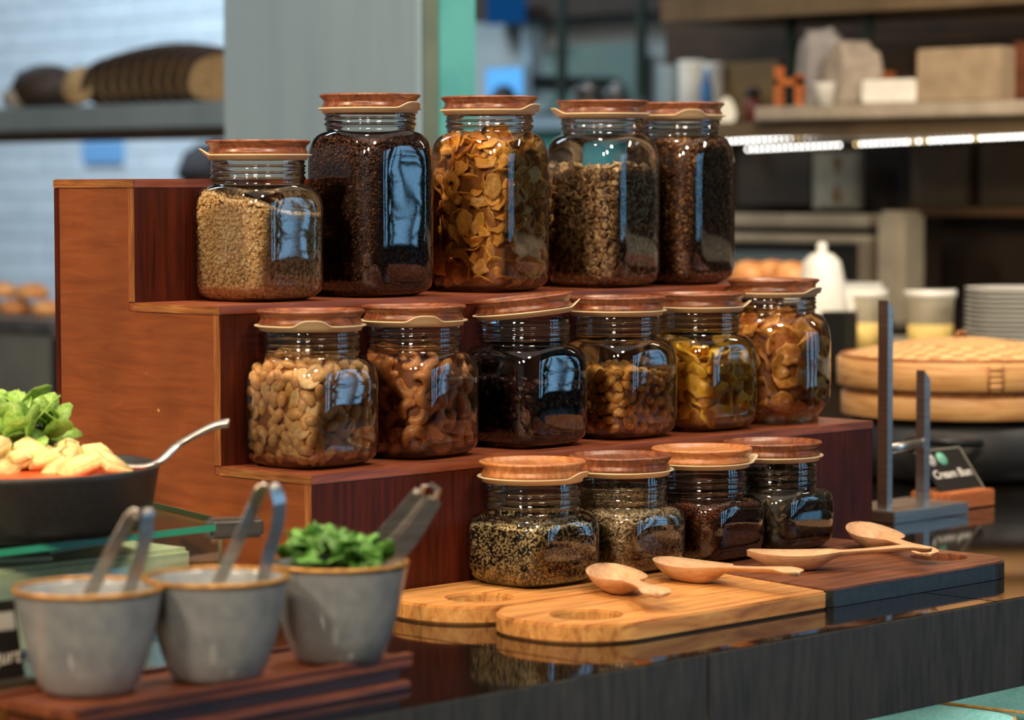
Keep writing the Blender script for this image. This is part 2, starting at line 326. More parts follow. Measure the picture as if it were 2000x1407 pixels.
# ------------------------------------------------------------------ stepped stand
st = empty('stepped_display_stand', (0, 0, 0), label='three-step varnished plywood display stand carrying the jars', cat='stand')
def stair(inset, x0, x1, name, mat):
    prof = [(T, 0), (T, H1-T), (D_+T, H1-T), (D_+T, H2-T), (2*D_+T, H2-T), (2*D_+T, H3-T), (3*D_-T, H3-T), (3*D_-T, 0)]
    bm = bmesh.new()
    ys = (T, D_+T, 2*D_+T, 3*D_-T)
    for i, h in enumerate((H1-T, H2-T, H3-T)): add_box(bm, x0, x1, ys[i], ys[i+1], 0, h)
    bmesh.ops.remove_doubles(bm, verts=bm.verts[:], dist=1e-6)
    return link(name, bm_mesh(name, bm), mat, st)
stair(0, 0, 0.012, 'side_panel', M['side']); stair(0, L_-0.012, L_, 'side_panel', M['side'])
for k, (z0, z1) in enumerate(((0, H1), (H1, H2), (H2, H3))):
    y = k*D_
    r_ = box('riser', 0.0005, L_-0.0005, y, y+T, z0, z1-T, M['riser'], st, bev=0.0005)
    box('riser_edge', -0.0006, 0.0006, y+0.0002, y+T-0.0004, z0+0.0005, z1-T, M['plyedge_v'], r_)
    t_ = box('tread', 0, L_, y-0.0008, (y+D_+T) if k < 2 else 3*D_, z1-T, z1, M['tread'], st, bev=0.0008)
    box('tread_edge', -0.0012, 0.0004, y-0.0006, (y+D_) if k < 2 else 3*D_-0.0005, z1-T+0.0004, z1-0.0006, M['plyedge'], t_)
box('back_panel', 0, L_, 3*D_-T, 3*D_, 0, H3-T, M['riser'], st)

# ------------------------------------------------------------------ serving boards
def rounded_end_board(x0, x1, y0, y1, re, rc, flip=False, n=14, skew=0.0):
    """outline: rounded (radius re) at x0, small corners (rc) at x1; flip mirrors it"""
    pts = []
    def arc(cx, cy, r, a0, a1, n_):
        for i in range(n_+1):
            a = a0+(a1-a0)*i/n_; pts.append((cx+r*math.cos(a), cy+r*math.sin(a)))
    arc(x0+re, y0+re, re, -PI/2, -PI, n)
    arc(x0+re, y1-re, re, PI, PI/2, n)
    arc(x1-rc, y1-rc, rc, PI/2, 0, 4); arc(x1-rc, y0+rc, rc, 0, -PI/2, 4)
    if flip: pts = [(x0+x1-p[0], p[1]) for p in pts][::-1]
    return [(p[0]+skew*(p[1]-y0)*(p[0] > (x0+x1)/2 if not flip else p[0] < (x0+x1)/2), p[1]) for p in pts]
def circ(cx, cy, r, n=32): return [(cx+r*math.cos(2*PI*i/n), cy+r*math.sin(2*PI*i/n)) for i in range(n)]
ZB = 0.0175
h1_ = onz(936, 1167, ZB); h2_ = onz(1145, 1201, ZB); h3_ = onz(1833, 1089, ZB)
outline_prism('serving_board', rounded_end_board(0.058, 0.448, -0.150, -0.004, 0.066, 0.006), 0.0006, ZB, M['teak'], bev=0.0018, holes=[circ(h1_.x, h1_.y, 0.031)], label='golden teak board with a round finger hole under the sesame jar', cat='serving board')
outline_prism('serving_board', rounded_end_board(0.050, 0.384, -0.308, -0.152, 0.070, 0.004, skew=0.20), 0.0006, ZB, M['teak'], bev=0.0018, holes=[circ(h2_.x, h2_.y, 0.032)], label='golden teak board nearest the counter edge with two spoons on it', cat='serving board')
b3 = outline_prism('serving_board', rounded_end_board(0.391, 0.716, -0.304, -0.150, 0.052, 0.012, flip=True, skew=0.16), 0.0006, ZB+0.0003, M['teak_dark'], bev=0.0012, holes=[circ(h3_.x, h3_.y, 0.029)], label='dark walnut board with a blackened edge and finger hole at its far end', cat='serving board')
edge_pts = rounded_end_board(0.3895, 0.7175, -0.3055, -0.1485, 0.0535, 0.0135, flip=True, skew=0.16)
M['bandedge'] = noise_mat('blackened_edge', srgb(34, 38, 38), srgb(50, 54, 54), nscale=30, rough=0.32)
outline_prism('edge_band', edge_pts, 0.0004, ZB-0.0012, M['bandedge'], b3, holes=[circ(h3_.x, h3_.y, 0.030)], label='blackened edge band')
outline_prism('serving_board', rounded_end_board(0.4535, 0.722, -0.138, -0.004, 0.012, 0.02), 0.0006, ZB, M['teak_dark'], bev=0.0018, label='brown board against the stand under the pumpkin seed jar', cat='serving board')

# ------------------------------------------------------------------ jars
class Jar: pass
def section(th, p):
    """unit outline: p = 2 is a circle, larger p a square with rounded corners and faintly bowed sides"""
    th = np.asarray(th, float); c, s = np.abs(np.cos(th)), np.abs(np.sin(th))
    se = 1/(c**p+s**p)**(1/p)
    mx, mn = np.maximum(c, s), np.minimum(c, s); k = 0.46; e = 1-k
    b = e*(mx+mn); disc = np.maximum(b*b-(2*e*e-k*k), 0); arc = b+np.sqrt(disc)
    rr = np.where(mn/np.maximum(mx, 1e-9) <= e, 1/mx, arc)
    w = np.clip((np.asarray(p)-2)/2.6, 0, 1)
    return se*(1-0.72*w)+rr*0.72*w
def radius_fn(prof):
    z = [p[0] for p in prof]; a = [p[1] for p in prof]; e = [p[2] for p in prof]
    def R(zz, th):
        aa = np.interp(zz, z, a); pp = np.interp(zz, z, e)
        return aa*section(th, pp)
    return R
def smooth_profile(kind, H, zb, zn):
    rn, ab = 0.0462, 0.0535
    zt = H-0.0175
    P = []
    if kind == 'round':
        ab = 0.0655; rn = 0.0475
        P += [(0.0015, 0.047, 2), (0.0, 0.0515, 2), (0.004, 0.0525, 2), (0.009, 0.0515, 2), (0.013, 0.055, 2), (0.020, 0.0615, 2), (0.030, 0.0648, 2), (0.045, ab, 2)]
    else:
        P += [(0.0015, 0.030, 2.2), (0.0, 0.037, 2.6), (0.0015, 0.042, 3.0), (0.005, 0.0475, 3.6), (0.010, 0.0515, 4.2), (0.018, ab, 4.6)]
    pe = 2 if kind == 'round' else 4.6
    for t in np.linspace(0, 1, 12)[(1 if kind == 'round' else 0):]:
        # shoulder: quarter of an ellipse leaning into the neck
        s = t; zz = zb+(zn-zb)*(math.sin(s*PI/2)**0.85); k = (1-math.cos(s*PI/2))**1.15
        P.append((zz, ab+(rn-ab)*k, pe+(2-pe)*min(1, s*1.15)))
    n0 = zn
    for z_, dr in ((0.003, 0), (0.006, 0.0004), (0.0075, 0.0016), (0.009, 0.0004), (0.0125, 0), (0.0145, 0.0004), (0.016, 0.0014), (0.0175, 0.0003), (0.021, 0.0), (0.023, 0.0010), (0.0245, 0.0), (0.0275, 0.0)):
        if n0+z_ < zt-0.002: P.append((n0+z_, rn+dr, 2))
    P.append((zt, rn, 2))
    return P
def glass_mesh(P, n=96):
    def pt(z, a, e, th): 
        r = a*float(section(th, e)); return (r*math.cos(th), r*math.sin(th), z)
    V = []; F = []
    for (z, a, e) in P:
        for i in range(n): V.append(pt(z, a, e, 2*PI*i/n))
    for j in range(len(P)-1):
        for i in range(n): F.append((j*n+i, j*n+(i+1) % n, (j+1)*n+(i+1) % n, (j+1)*n+i))
    V.append((0, 0, 0.003)); c = len(V)-1
    for i in range(n): F.append((c, (i+1) % n, i))
    return mesh_np('glass_body', V, F, True)
lid_prof = [(0.0, 0.0098), (0.036, 0.0098), (0.0435, 0.0102), (0.0462, 0.0132), (0.0485, 0.0142), (0.0515, 0.0140), (0.0528, 0.0128), (0.0522, 0.0112), (0.0496, 0.0090), (0.0482, 0.0068), (0.0484, 0.0044), (0.0500, 0.0022), (0.0502, 0.0004), (0.0490, -0.0004), (0.0, -0.0004)]
LIDM = {k: lathe_mesh('wooden_lid', lid_prof, 64) for k in ('lid', 'lid_pale')}
for k in LIDM: LIDM[k].materials.append(M[k])
def seal_fn(r, z, a):
    d = (a+PI) % (2*PI)-PI; w = math.exp(-(d/0.27)**4)
    out = max(0, (r-0.049)/0.0045)
    return r+0.0045*w*out, z+0.0058*w*out
SEALM = lathe_mesh('silicone_seal', [(0.044, 0.0), (0.0478, 0.0), (0.0480, -0.0040), (0.0492, -0.0046), (0.0500, -0.0015), (0.0536, -0.0004), (0.0542, 0.0004), (0.0536, 0.0012), (0.050, 0.0008), (0.044, 0.0006)], 96, closed=True, fn=seal_fn)
SEALM.materials.append(M['seal'])
M['ringglass'] = mat_base('thick_glass', (0.95, 0.97, 0.95, 1), 0.02)[0]
M['ringglass'].node_tree.nodes['Principled BSDF'].inputs['Transmission Weight'].default_value = 1.0
RINGM = lathe_mesh('thread_ring', [(0.0463+0.0017*math.cos(a), 0.0015*math.sin(a)) for a in [2*PI*i/10 for i in range(10)]], 72, closed=True); RINGM.materials.append(M['ringglass'])
HF = math.atan2(_f.y, _f.x)     # heading of the sight line
def jar(px, y, zbase, kind, H, zb, zn, label, tab, yaw=0.0, lid='lid', tilt=None):
    x = ony(px, 600, y).x; J = Jar(); J.P = smooth_profile(kind, H, zb, zn)
    J.R = radius_fn([(max(p[0], 0.0001*i), p[1], p[2]) for i, p in enumerate(J.P)])
    J.root = empty('glass_jar', (x, y, zbase), yaw, label=label, cat='jar')
    J.M = Matrix.Translation((x, y, zbase)) @ Matrix.Rotation(yaw, 4, 'Z')
    link('glass_body', glass_mesh(J.P), M['glass'], J.root)
    for q_, r_ in ((0.0065, 0.0016), (0.0125, 0.0014), (0.0190, 0.0013)):
        if zn+q_ < H-0.024: link('thread_ring', RINGM, None, J.root, loc=(0, 0, zn+q_), **({} if kind != 'round' else {})).scale = (1.0, 1.0, 1.0) if kind != 'round' else (1.027, 1.027, 1.0)
    zt = H-0.0175
    s = link('silicone_seal', SEALM, None, J.root, loc=(0, 0, zt+0.003), rot=(0, 0, HF+PI+math.radians(tab)-yaw))
    l = link('wooden_lid', LIDM[lid], None, J.root, loc=(0, 0, zt+0.0045), rot=(0, 0, random.uniform(-3, 3)))
    if tilt:
        ax = Matrix.Rotation(HF-yaw, 4, 'Z') @ Matrix.Rotation(tilt, 4, 'X') @ Matrix.Rotation(-(HF-yaw), 4, 'Z')
        l.rotation_euler = ax.to_euler(); l.location = (0, 0, zt+0.0085)
        s.matrix_local = Matrix.Translation((0, 0, zt+0.0068)) @ ax @ Matrix.Rotation(HF+PI+math.radians(tab)-yaw, 4, 'Z')
    J.H = H; J.zn = zn; J.yaw = yaw
    return J
YA, YB, YC = 0.2035, 0.0745, -0.0585
A1 = jar(506, YA, H2, 'sq', 0.160, 0.088, 0.116, 'medium glass jar of pale puffed rice on the middle step', -80, 0.05)
A2 = jar(725, YA, H2, 'sq', 0.209, 0.132, 0.172, 'tall glass jar of dark brown cocoa cereal on the middle step', 55, 0.02)
A3 = jar(957, YA, H2, 'sq', 0.210, 0.132, 0.172, 'tall glass jar of golden cornflakes on the middle step', 60, 0.16)
A4 = jar(1177, YA, H2, 'sq', 0.209, 0.132, 0.172, 'tall glass jar of rolled oat muesli on the middle step', -75, 0.12)
A5 = jar(1326, YA, H2, 'sq', 0.209, 0.132, 0.172, 'tall glass jar of brown granola, last on the middle step', 12, 0.08)
B1 = jar(606, YB, H1, 'sq', 0.150, 0.078, 0.105, 'medium glass jar of roasted peanuts on the lowest step', 6, 0.05, 'lid')
B2 = jar(808, YB, H1, 'sq', 0.150, 0.078, 0.105, 'medium glass jar of cashew nuts on the lowest step', 14, 0.10)
B3 = jar(1024, YB, H1, 'sq', 0.150, 0.078, 0.105, 'medium glass jar of black raisins with a tilted lid', 88, 0.0, 'lid', (-0.10))
B4 = jar(1204, YB, H1, 'sq', 0.150, 0.078, 0.105, 'medium glass jar of golden raisins on the lowest step', 170, 0.03)
B5 = jar(1363, YB, H1, 'sq', 0.150, 0.078, 0.105, 'medium glass jar of bright yellow dried mango pieces', 88, 0.0)
B6 = jar(1510, YB, H1, 'round', 0.162, 0.085, 0.124, 'round glass jar of amber dried fruit at the right end of the step', 55, 0.0)
C1 = jar(1039, YC, ZB, 'sq', 0.119, 0.050, 0.070, 'small glass jar of mixed black and white sesame seeds', 60, -0.02, 'lid_pale')
C2 = jar(1212, YC, ZB, 'sq', 0.116, 0.048, 0.066, 'small glass jar of beige sunflower seeds on the front boards', 180, 0.0, 'lid')
C3 = jar(1371, YC, ZB, 'sq', 0.115, 0.048, 0.066, 'small glass jar of reddish brown flax seeds on the front boards', 100, 0.05, 'lid_pale')
C4 = jar(1510, YC, ZB, 'sq', 0.114, 0.048, 0.066, 'small glass jar of dark pumpkin seeds, last on the front boards', 180, 0.02, 'lid')

# ------------------------------------------------------------------ jar contents
GW = 0.0034
def sample(J, n, ztop, depth, slope=(0, 0), rough=0.003, r0=0.0, zlow=0.0045, seed=0):
    """points filling the outer layer of a jar's contents: (position, outward normal), local to the jar"""
    g = np.random.default_rng(seed+11); pos = []; nor = []
    ph = g.uniform(0, 6.28, 4)
    def top(x, y): return ztop+slope[0]*x+slope[1]*y+rough*(np.sin(90*x+ph[0])*np.cos(75*y+ph[1])+0.5*np.sin(170*x+120*y+ph[2]))
    nw = int(n*0.80*1.25); th = g.uniform(0, 2*PI, nw); zz = g.uniform(zlow, ztop+0.02, nw)
    R = J.R(zz, th)-GW-r0-depth*g.random(nw)**1.5; x, y = R*np.cos(th), R*np.sin(th); k = zz < top(x, y)-r0*0.5
    x, y, zz, th = x[k], y[k], zz[k], th[k]; pos.append(np.stack([x, y, zz], 1)); nor.append(np.stack([np.cos(th), np.sin(th), 0*th], 1))
    nt = int(n*0.25); th = g.uniform(0, 2*PI, nt); q = np.sqrt(g.random(nt)); Rm = J.R(np.full(nt, ztop), th)-GW-r0
    x, y = q*Rm*np.cos(th), q*Rm*np.sin(th); z_ = top(x, y)-depth*0.6*g.random(nt)
    th2 = np.arctan2(y, x); ok = np.hypot(x, y) < J.R(z_+r0, th2)-GW-r0*0.9
    pos.append(np.stack([x, y, z_], 1)[ok]); nor.append(np.tile([0, 0, 1.0], (int(ok.sum()), 1)))
    return np.concatenate(pos), np.concatenate(nor), top
def core(J, name, ztop, depth, mat, topf, label, cat, loc_only=False):
    P = []; zs = np.linspace(0.004, ztop-depth*0.8, 16); n = 40; V = []; F = []
    for z in zs:
        for i in range(n):
            th = 2*PI*i/n; r = float(J.R(z, th))-GW-depth*0.8; r = max(r, 0.01)
            x, y = r*math.cos(th), r*math.sin(th); zt = float(topf(x, y))-depth*0.7
            V.append((x, y, min(z, zt)))
    for j in range(len(zs)-1):
        for i in range(n): F.append((j*n+i, j*n+(i+1) % n, (j+1)*n+(i+1) % n, (j+1)*n+i))
    V.append((0, 0, 0.004)); V.append((0, 0, min(zs[-1], float(topf(0, 0))-depth*0.7))); a = len(V)-2
    for i in range(n): F.append((a, (i+1) % n, i)); F.append((a+1, (len(zs)-1)*n+i, (len(zs)-1)*n+(i+1) % n))
    me = mesh_np(name, V, F, True)
    return V, F
def rand_rot(g, n):
    q = g.normal(size=(n, 4)); q /= np.linalg.norm(q, axis=1)[:, None]; w, x, y, z = q.T
    return np.stack([1-2*(y*y+z*z), 2*(x*y-z*w), 2*(x*z+y*w), 2*(x*y+z*w), 1-2*(x*x+z*z), 2*(y*z-x*w), 2*(x*z-y*w), 2*(y*z+x*w), 1-2*(x*x+y*y)], 1).reshape(n, 3, 3)
def ico(sub=1):
    bm = bmesh.new(); bmesh.ops.create_icosphere(bm, subdivisions=sub, radius=1.0); bm.verts.ensure_lookup_table()
    V = np.array([v.co[:] for v in bm.verts]); F = np.array([[v.index for v in f.verts] for f in bm.faces]); bm.free(); return V, F
ICO1 = ico(1)
def grains(J, name, n, ztop, size, mat, label, cat, depth=None, slope=(0, 0), rough=0.002, shape=(1, 1, 1), seed=0, jitter=0.25, lumps=0.0, tone=None):
    g = np.random.default_rng(seed); depth = depth or max(size)*1.6
    pos, nor, topf = sample(J, n, ztop, depth, slope, rough, min(size)*1.0, seed=seed)
    N = len(pos); BV, BF = ICO1; BV = BV*np.array(size)
    sc = 1+jitter*(g.random((N, 1, 1))-0.5)*2
    V = BV[None]*sc
    if lumps: V = V*(1+lumps*(g.random((N, len(BV), 1))-0.5))
    V = np.einsum('nij,nkj->nki', rand_rot(g, N), V)+pos[:, None]
    # keep every grain inside the glass
    th = np.arctan2(V[..., 1], V[..., 0]); rr = np.hypot(V[..., 0], V[..., 1]); Rm = J.R(np.clip(V[..., 2], 0.001, 1), th)-GW*0.75
    k = np.minimum(1, Rm/np.maximum(rr, 1e-6)); V[..., 0] *= k; V[..., 1] *= k; V[..., 2] = np.maximum(V[..., 2], 0.0035)
    F = (BF[None]+(np.arange(N)*len(BV))[:, None, None]).reshape(-1, 3); V = V.reshape(-1, 3)
    T = np.repeat(g.random(N) if tone is None else tone(pos, g), len(BV))
    cv, cf = core(J, name, ztop, depth, mat, topf, label, cat); off = len(V)
    V = np.concatenate([V, np.array(cv)]); T = np.concatenate([T, np.full(len(cv), 0.15)])
    me = bpy.data.meshes.new(name)
    tris = [tuple(f) for f in F.tolist()]+[tuple(i+off for i in f) for f in cf]
    me.from_pydata(V.tolist(), [], tris)
    a = me.attributes.new('tone', 'FLOAT', 'POINT'); a.data.foreach_set('value', T.astype(np.float32))
    me.polygons.foreach_set('use_smooth', [True]*len(me.polygons)); me.update()
    o = link(name, me, mat, label=label, cat=cat, kind='stuff'); o.matrix_world = J.M; return o
G = {}
G['puff'] = grain_mat('puffed_rice', [(0.0, srgb(190, 150, 96)), (0.35, srgb(222, 186, 132)), (0.7, srgb(238, 210, 160)), (1.0, srgb(246, 226, 184))], 0.6, 0.1)
G['cocoa'] = grain_mat('cocoa_cereal', [(0.0, srgb(40, 22, 16)), (0.5, srgb(74, 42, 30)), (0.85, srgb(104, 62, 42)), (1.0, srgb(136, 92, 66))], 0.45)
G['granola'] = grain_mat('granola', [(0.0, srgb(60, 36, 22)), (0.4, srgb(108, 68, 40)), (0.75, srgb(150, 102, 60)), (1.0, srgb(190, 146, 98))], 0.5)
G['sesame'] = grain_mat('mixed_sesame', [(0.0, srgb(24, 20, 16)), (0.42, srgb(30, 24, 20)), (0.46, srgb(226, 200, 140)), (1.0, srgb(246, 226, 176))], 0.45)
G['sunfl'] = grain_mat('sunflower_seeds', [(0.0, srgb(124, 104, 76)), (0.4, srgb(178, 154, 118)), (1.0, srgb(222, 200, 160))], 0.5)
G['flax'] = grain_mat('flax_seeds', [(0.0, srgb(56, 28, 16)), (0.5, srgb(100, 52, 30)), (1.0, srgb(146, 84, 50))], 0.3)
G['muesli'] = grain_mat('loose_muesli', [(0.0, srgb(96, 66, 40)), (0.5, srgb(160, 124, 84)), (1.0, srgb(204, 172, 128))], 0.6)
rx = _r.x; ry = _r.y
def sl(J, k):    # slope falling towards the right of the picture, in the jar's own axes
    v = Vector((_r.x, _r.y, 0)); v.rotate(Euler((0, 0, -J.yaw))); return (v.x*k, v.y*k)
grains(A1, 'puffed_rice', 6500, 0.096, (0.0024, 0.0019, 0.0017), G['puff'], 'pale puffed rice filling the medium jar on the middle step', 'cereal', slope=sl(A1, -0.28), rough=0.003, seed=1, lumps=0.3)
grains(A2, 'cocoa_cereal', 10500, 0.162, (0.0020, 0.0017, 0.0016), G['cocoa'], 'dark brown cocoa cereal grains filling the tall jar', 'cereal', slope=sl(A2, -0.05), seed=2, lumps=0.4)
grains(A5, 'granola', 7000, 0.166, (0.0030, 0.0022, 0.0016), G['granola'], 'brown granola crumbs filling the last tall jar', 'cereal', seed=3, lumps=0.5)
def sesame_tone(pos, g):
    n = np.sin(pos[:, 0]*190+np.sin(pos[:, 2]*160))*np.cos(pos[:, 1]*210+pos[:, 2]*120)
    return np.clip(g.random(len(pos))*0.9+0.05+0.16*n, 0, 1)
grains(C1, 'sesame_seeds', 13500, 0.058, (0.0016, 0.0010, 0.0008), G['sesame'], 'black and white sesame seeds in the small front jar', 'seeds', seed=4, tone=sesame_tone)
grains(C2, 'sunflower_seeds', 8200, 0.082, (0.0038, 0.0014, 0.0011), G['sunfl'], 'beige sunflower seeds packed up to the jar neck', 'seeds', seed=5, depth=0.005)
grains(C3, 'flax_seeds', 8500, 0.059, (0.0021, 0.0012, 0.0008), G['flax'], 'shiny reddish brown flax seeds in the small jar', 'seeds', seed=6)

def pieces(J, name, protos, n, ztop, r0, dmin, depth, label, cat, group, heap, slope=(0, 0), rough=0.003, tilt=0.6, seed=0, core_mat=None, sc=(0.85, 1.15), tone=0.2):
    """countable pieces, each an object of its own, over a dark heap in the middle of the jar"""
    g = np.random.default_rng(seed+100)
    pos, nor, topf = sample(J, n*14, ztop, depth*0.4, slope, rough, r0, zlow=0.004+r0, seed=seed)
    idx = g.permutation(len(pos)); pos, nor = pos[idx], nor[idx]
    keep = []; P = np.empty((0, 3))
    for lay in range(2):
        dm = dmin if lay == 0 else dmin*0.72
        for i in range(len(pos)):
            if len(keep) >= n: break
            p = pos[i]
            if len(P) and np.min(np.sum((P-p)**2, 1)) < dm*dm: continue
            keep.append(i); P = np.vstack([P, p])
    # only the share the picture can see: nearest the camera first
    for c, i in enumerate(keep):
        nn = Vector(nor[i])+Vector(g.normal(size=3))*tilt*0.5; nn.normalize()
        q = nn.to_track_quat('Z', 'Y').to_matrix() @ Matrix.Rotation(g.uniform(0, 2*PI), 3, 'Z')
        k = g.uniform(*sc)
        pr = protos[int(g.integers(len(protos)))]
        lm = Matrix.Translation(Vector(pos[i]) - Vector(nor[i])*0.0006) @ q.to_4x4() @ Matrix.Diagonal((k, k, k, 1))
        # keep inside the glass
        mxr = 0
        for v in pr['hull']:
            w = lm @ v; th = math.atan2(w.y, w.x); e = math.hypot(w.x, w.y)-(float(J.R(max(w.z, 0.001), th))-GW*0.8); mxr = max(mxr, e)
        if mxr > 0:
            c_ = lm.translation; rr = math.hypot(c_.x, c_.y); f_ = max(0.0, (rr-mxr)/max(rr, 1e-5)); lm.translation = Vector((c_.x*f_, c_.y*f_, c_.z))
        zmin = min((lm @ v).z for v in pr['hull'])
        if zmin < 0.0036: lm.translation = lm.translation+Vector((0, 0, 0.0036-zmin))
        o = bpy.data.objects.new(name, pr['me']); COL.objects.link(o); o.matrix_world = J.M @ lm
        props(o, label=label, cat=cat, group=group)
    V, F = core(J, heap, ztop, depth, None, topf, None, None)
    me = mesh_np(heap, V, F, True); a = me.attributes.new('tone', 'FLOAT', 'POINT'); a.data.foreach_set('value', np.full(len(V), tone, np.float32))
    return me
def proto(name, V, F, mats, mi=None, smooth=True):
    me = mesh_np(name, V, F, smooth)
    for m_ in mats: me.materials.append(m_)
    if mi is not None: me.polygons.foreach_set('material_index', mi)
    vs = [Vector(v) for v in V]; return {'me': me, 'hull': vs[::max(1, len(vs)//24)]}
def stuff_heap(J, me, name, mat, label, cat, n, ztop, depth, size, slope, rough, seed, lumps=0.4):
    """loose crumbs under the counted pieces"""
    o = grains(J, name, n, ztop-depth*0.5, size, mat, label, cat, depth=depth*0.5, slope=slope, rough=rough, seed=seed, lumps=lumps)
    return o
V2, F2 = ico(2)
def blob(sx, sy, sz, noise=0.0, bend=0.0, seed=0, pinch=0.0):
    g = np.random.default_rng(seed); V = V2*np.array([sx, sy, sz]); ph = g.uniform(0, 6, 6)
    if noise: V = V*(1+noise*(np.sin(V2[:, 0]*5+ph[0])*np.cos(V2[:, 1]*6+ph[1])+np.sin(V2[:, 2]*7+V2[:, 0]*4+ph[2])*0.7))[:, None]
    if pinch: V[:, 1:] *= (1-pinch*(V2[:, 0:1]*0.5+0.5)**2)
    if bend: V[:, 1] += bend*(V[:, 0]**2)/sx
    return V, F2
PNUT = noise_mat('roasted_peanut', srgb(212, 158, 94), srgb(236, 192, 130), nscale=60, rough=0.42, sub=0.1, rand=0.14)
PNUTI = noise_mat('split_peanut', srgb(220, 178, 118), srgb(236, 204, 152), nscale=60, rough=0.55, rand=0.08)
pp = []
for s in range(3):
    V, F = blob(0.0090, 0.0057, 0.0054, 0.05, 0.06, s, 0.15*s); pp.append(proto('peanut', V, F, [PNUT]))
V, F = blob(0.0094, 0.0060, 0.0052, 0.03, 0, 9)
V = V.copy(); top_ = V[:, 2] > 0; V[top_, 2] = 0.0004-0.0012*np.exp(-(V[top_, 1]/0.0012)**2); pp.append(proto('peanut', V, F, [PNUTI]))
def heap_obj(J, me, name, mat, label, cat):
    o = link(name, me, mat, label=label, cat=cat, kind='stuff'); o.matrix_world = J.M
me = pieces(B1, 'peanut', pp, 290, 0.108, 0.0052, 0.0106, 0.011, 'roasted peanut kernel packed among its fellows in the glass jar', 'nut', 'peanuts in the first jar of the lowest step', 'peanut_heap', seed=21, tilt=0.5, rough=0.004)
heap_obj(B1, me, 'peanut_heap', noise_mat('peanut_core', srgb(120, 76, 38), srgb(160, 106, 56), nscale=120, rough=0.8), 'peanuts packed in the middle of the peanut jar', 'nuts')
CASH = noise_mat('roasted_cashew', srgb(186, 118, 62), srgb(212, 150, 92), nscale=50, rough=0.38, sub=0.1, rand=0.12)
cc = []
for s, (R_, sp) in enumerate(((0.0092, 3.3), (0.0105, 2.8), (0.0088, 3.7))):
    pts = []; rad = []
    for i in range(10):
        t = i/9; a = -sp/2+sp*t; pts.append((R_*math.cos(a)-R_*0.6, R_*math.sin(a), 0)); rad.append(0.0062*math.sin(PI*(0.07+0.86*t))**0.6*(1.08-0.25*t)+0.0002)
    m_ = tube_mesh('cashew', pts, rad, 9); V = np.array([v.co[:] for v in m_.vertices]); F = [tuple(p.vertices) for p in m_.polygons]; cc.append(proto('cashew', V, F, [CASH]))
me = pieces(B2, 'cashew', cc, 130, 0.108, 0.0064, 0.0155, 0.014, 'curved roasted cashew packed among its fellows in the glass jar', 'nut', 'cashews in the second jar of the lowest step', 'cashew_heap', seed=22, tilt=0.5, rough=0.005)
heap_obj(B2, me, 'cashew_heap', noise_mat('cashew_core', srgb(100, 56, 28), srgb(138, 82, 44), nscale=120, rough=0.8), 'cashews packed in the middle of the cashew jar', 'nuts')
def flake(name, rx_, ry_, th, curl, wob, mats, seed, n=12, twist=0.0):
    g = np.random.default_rng(seed); ph = g.uniform(0, 6, 6); V = []; F = []
    rings = (0.45, 0.8, 1.0)
    def P(x, y, top):
        z = curl*(x*x+0.3*y*y)+wob*math.sin(x/rx_*3+ph[0])*math.cos(y/ry_*3+ph[1])+twist*x*y
        return (x, y, z+(th/2 if top else -th/2))
    for top in (1, 0):
        V.append(P(0, 0, top))
        for r in rings:
            for i in range(n):
                a = 2*PI*i/n; k = r*(1+0.16*math.sin(2*a+ph[2])+0.10*math.sin(5*a+ph[3])); V.append(P(rx_*k*math.cos(a), ry_*k*math.sin(a), top))
    S = 1+3*n
    for t, o in ((1, 0), (0, S)):
        for i in range(n):
            j = (i+1) % n; f = (o, o+1+i, o+1+j); F.append(f if t else f[::-1])
            for q in range(2):
                f = (o+1+q*n+i, o+1+(q+1)*n+i, o+1+(q+1)*n+j, o+1+q*n+j); F.append(f if t else f[::-1])
    for i in range(n):
        j = (i+1) % n; a = 1+2*n; F.append((a+i, S+a+i, S+a+j, a+j))
    return proto(name, V, F, mats)
CORN = noise_mat('cornflake_gold', srgb(222, 150, 52), srgb(246, 192, 96), nscale=70, rough=0.45, bump=0.3, bscale=300, rand=0.22)
ff = [flake('cornflake', 0.0105+0.002*s, 0.0085, 0.0012, 30-8*s, 0.0022, [CORN], s, twist=14*(s-1)) for s in range(4)]
me = pieces(A3, 'cornflake', ff, 300, 0.166, 0.0048, 0.0118, 0.012, 'curled golden cornflake packed among its fellows in the tall jar', 'cereal flake', 'cornflakes in the third jar of the middle step', 'cornflake_heap', seed=23, tilt=1.6, rough=0.006)
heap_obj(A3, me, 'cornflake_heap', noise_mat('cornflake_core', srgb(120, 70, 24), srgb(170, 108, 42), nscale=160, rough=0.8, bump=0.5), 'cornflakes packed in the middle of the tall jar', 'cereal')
OAT = noise_mat('rolled_oat', srgb(206, 168, 118), srgb(240, 212, 166), nscale=90, rough=0.6, rand=0.2)
oo = [flake('oat_flake', 0.0070+0.0007*s, 0.0052, 0.0011, 25, 0.0006, [OAT], 30+s, n=9) for s in range(3)]
me = pieces(A4, 'oat_flake', oo, 300, 0.134, 0.0030, 0.0085, 0.004, 'pale rolled oat flake packed among its fellows in the tall jar', 'cereal flake', 'oat flakes in the fourth jar of the middle step', 'muesli_heap', seed=24, tilt=1.8, rough=0.003)
grains(A4, 'loose_muesli', 5000, 0.130, (0.0048, 0.0036, 0.0009), G['muesli'], 'smaller broken oat flakes packed around the oats in the tall jar', 'cereal', depth=0.010, seed=7, lumps=0.3)
bpy.data.meshes.remove(me)
RAIS = noise_mat('black_raisin', srgb(30, 14, 10), srgb(66, 30, 20), nscale=120, rough=0.28, bump=0.8, bscale=380)
GOLD = noise_mat('golden_raisin', srgb(200, 132, 54), srgb(236, 182, 94), nscale=90, rough=0.32, bump=0.8, bscale=360, sub=0.25, rand=0.2)
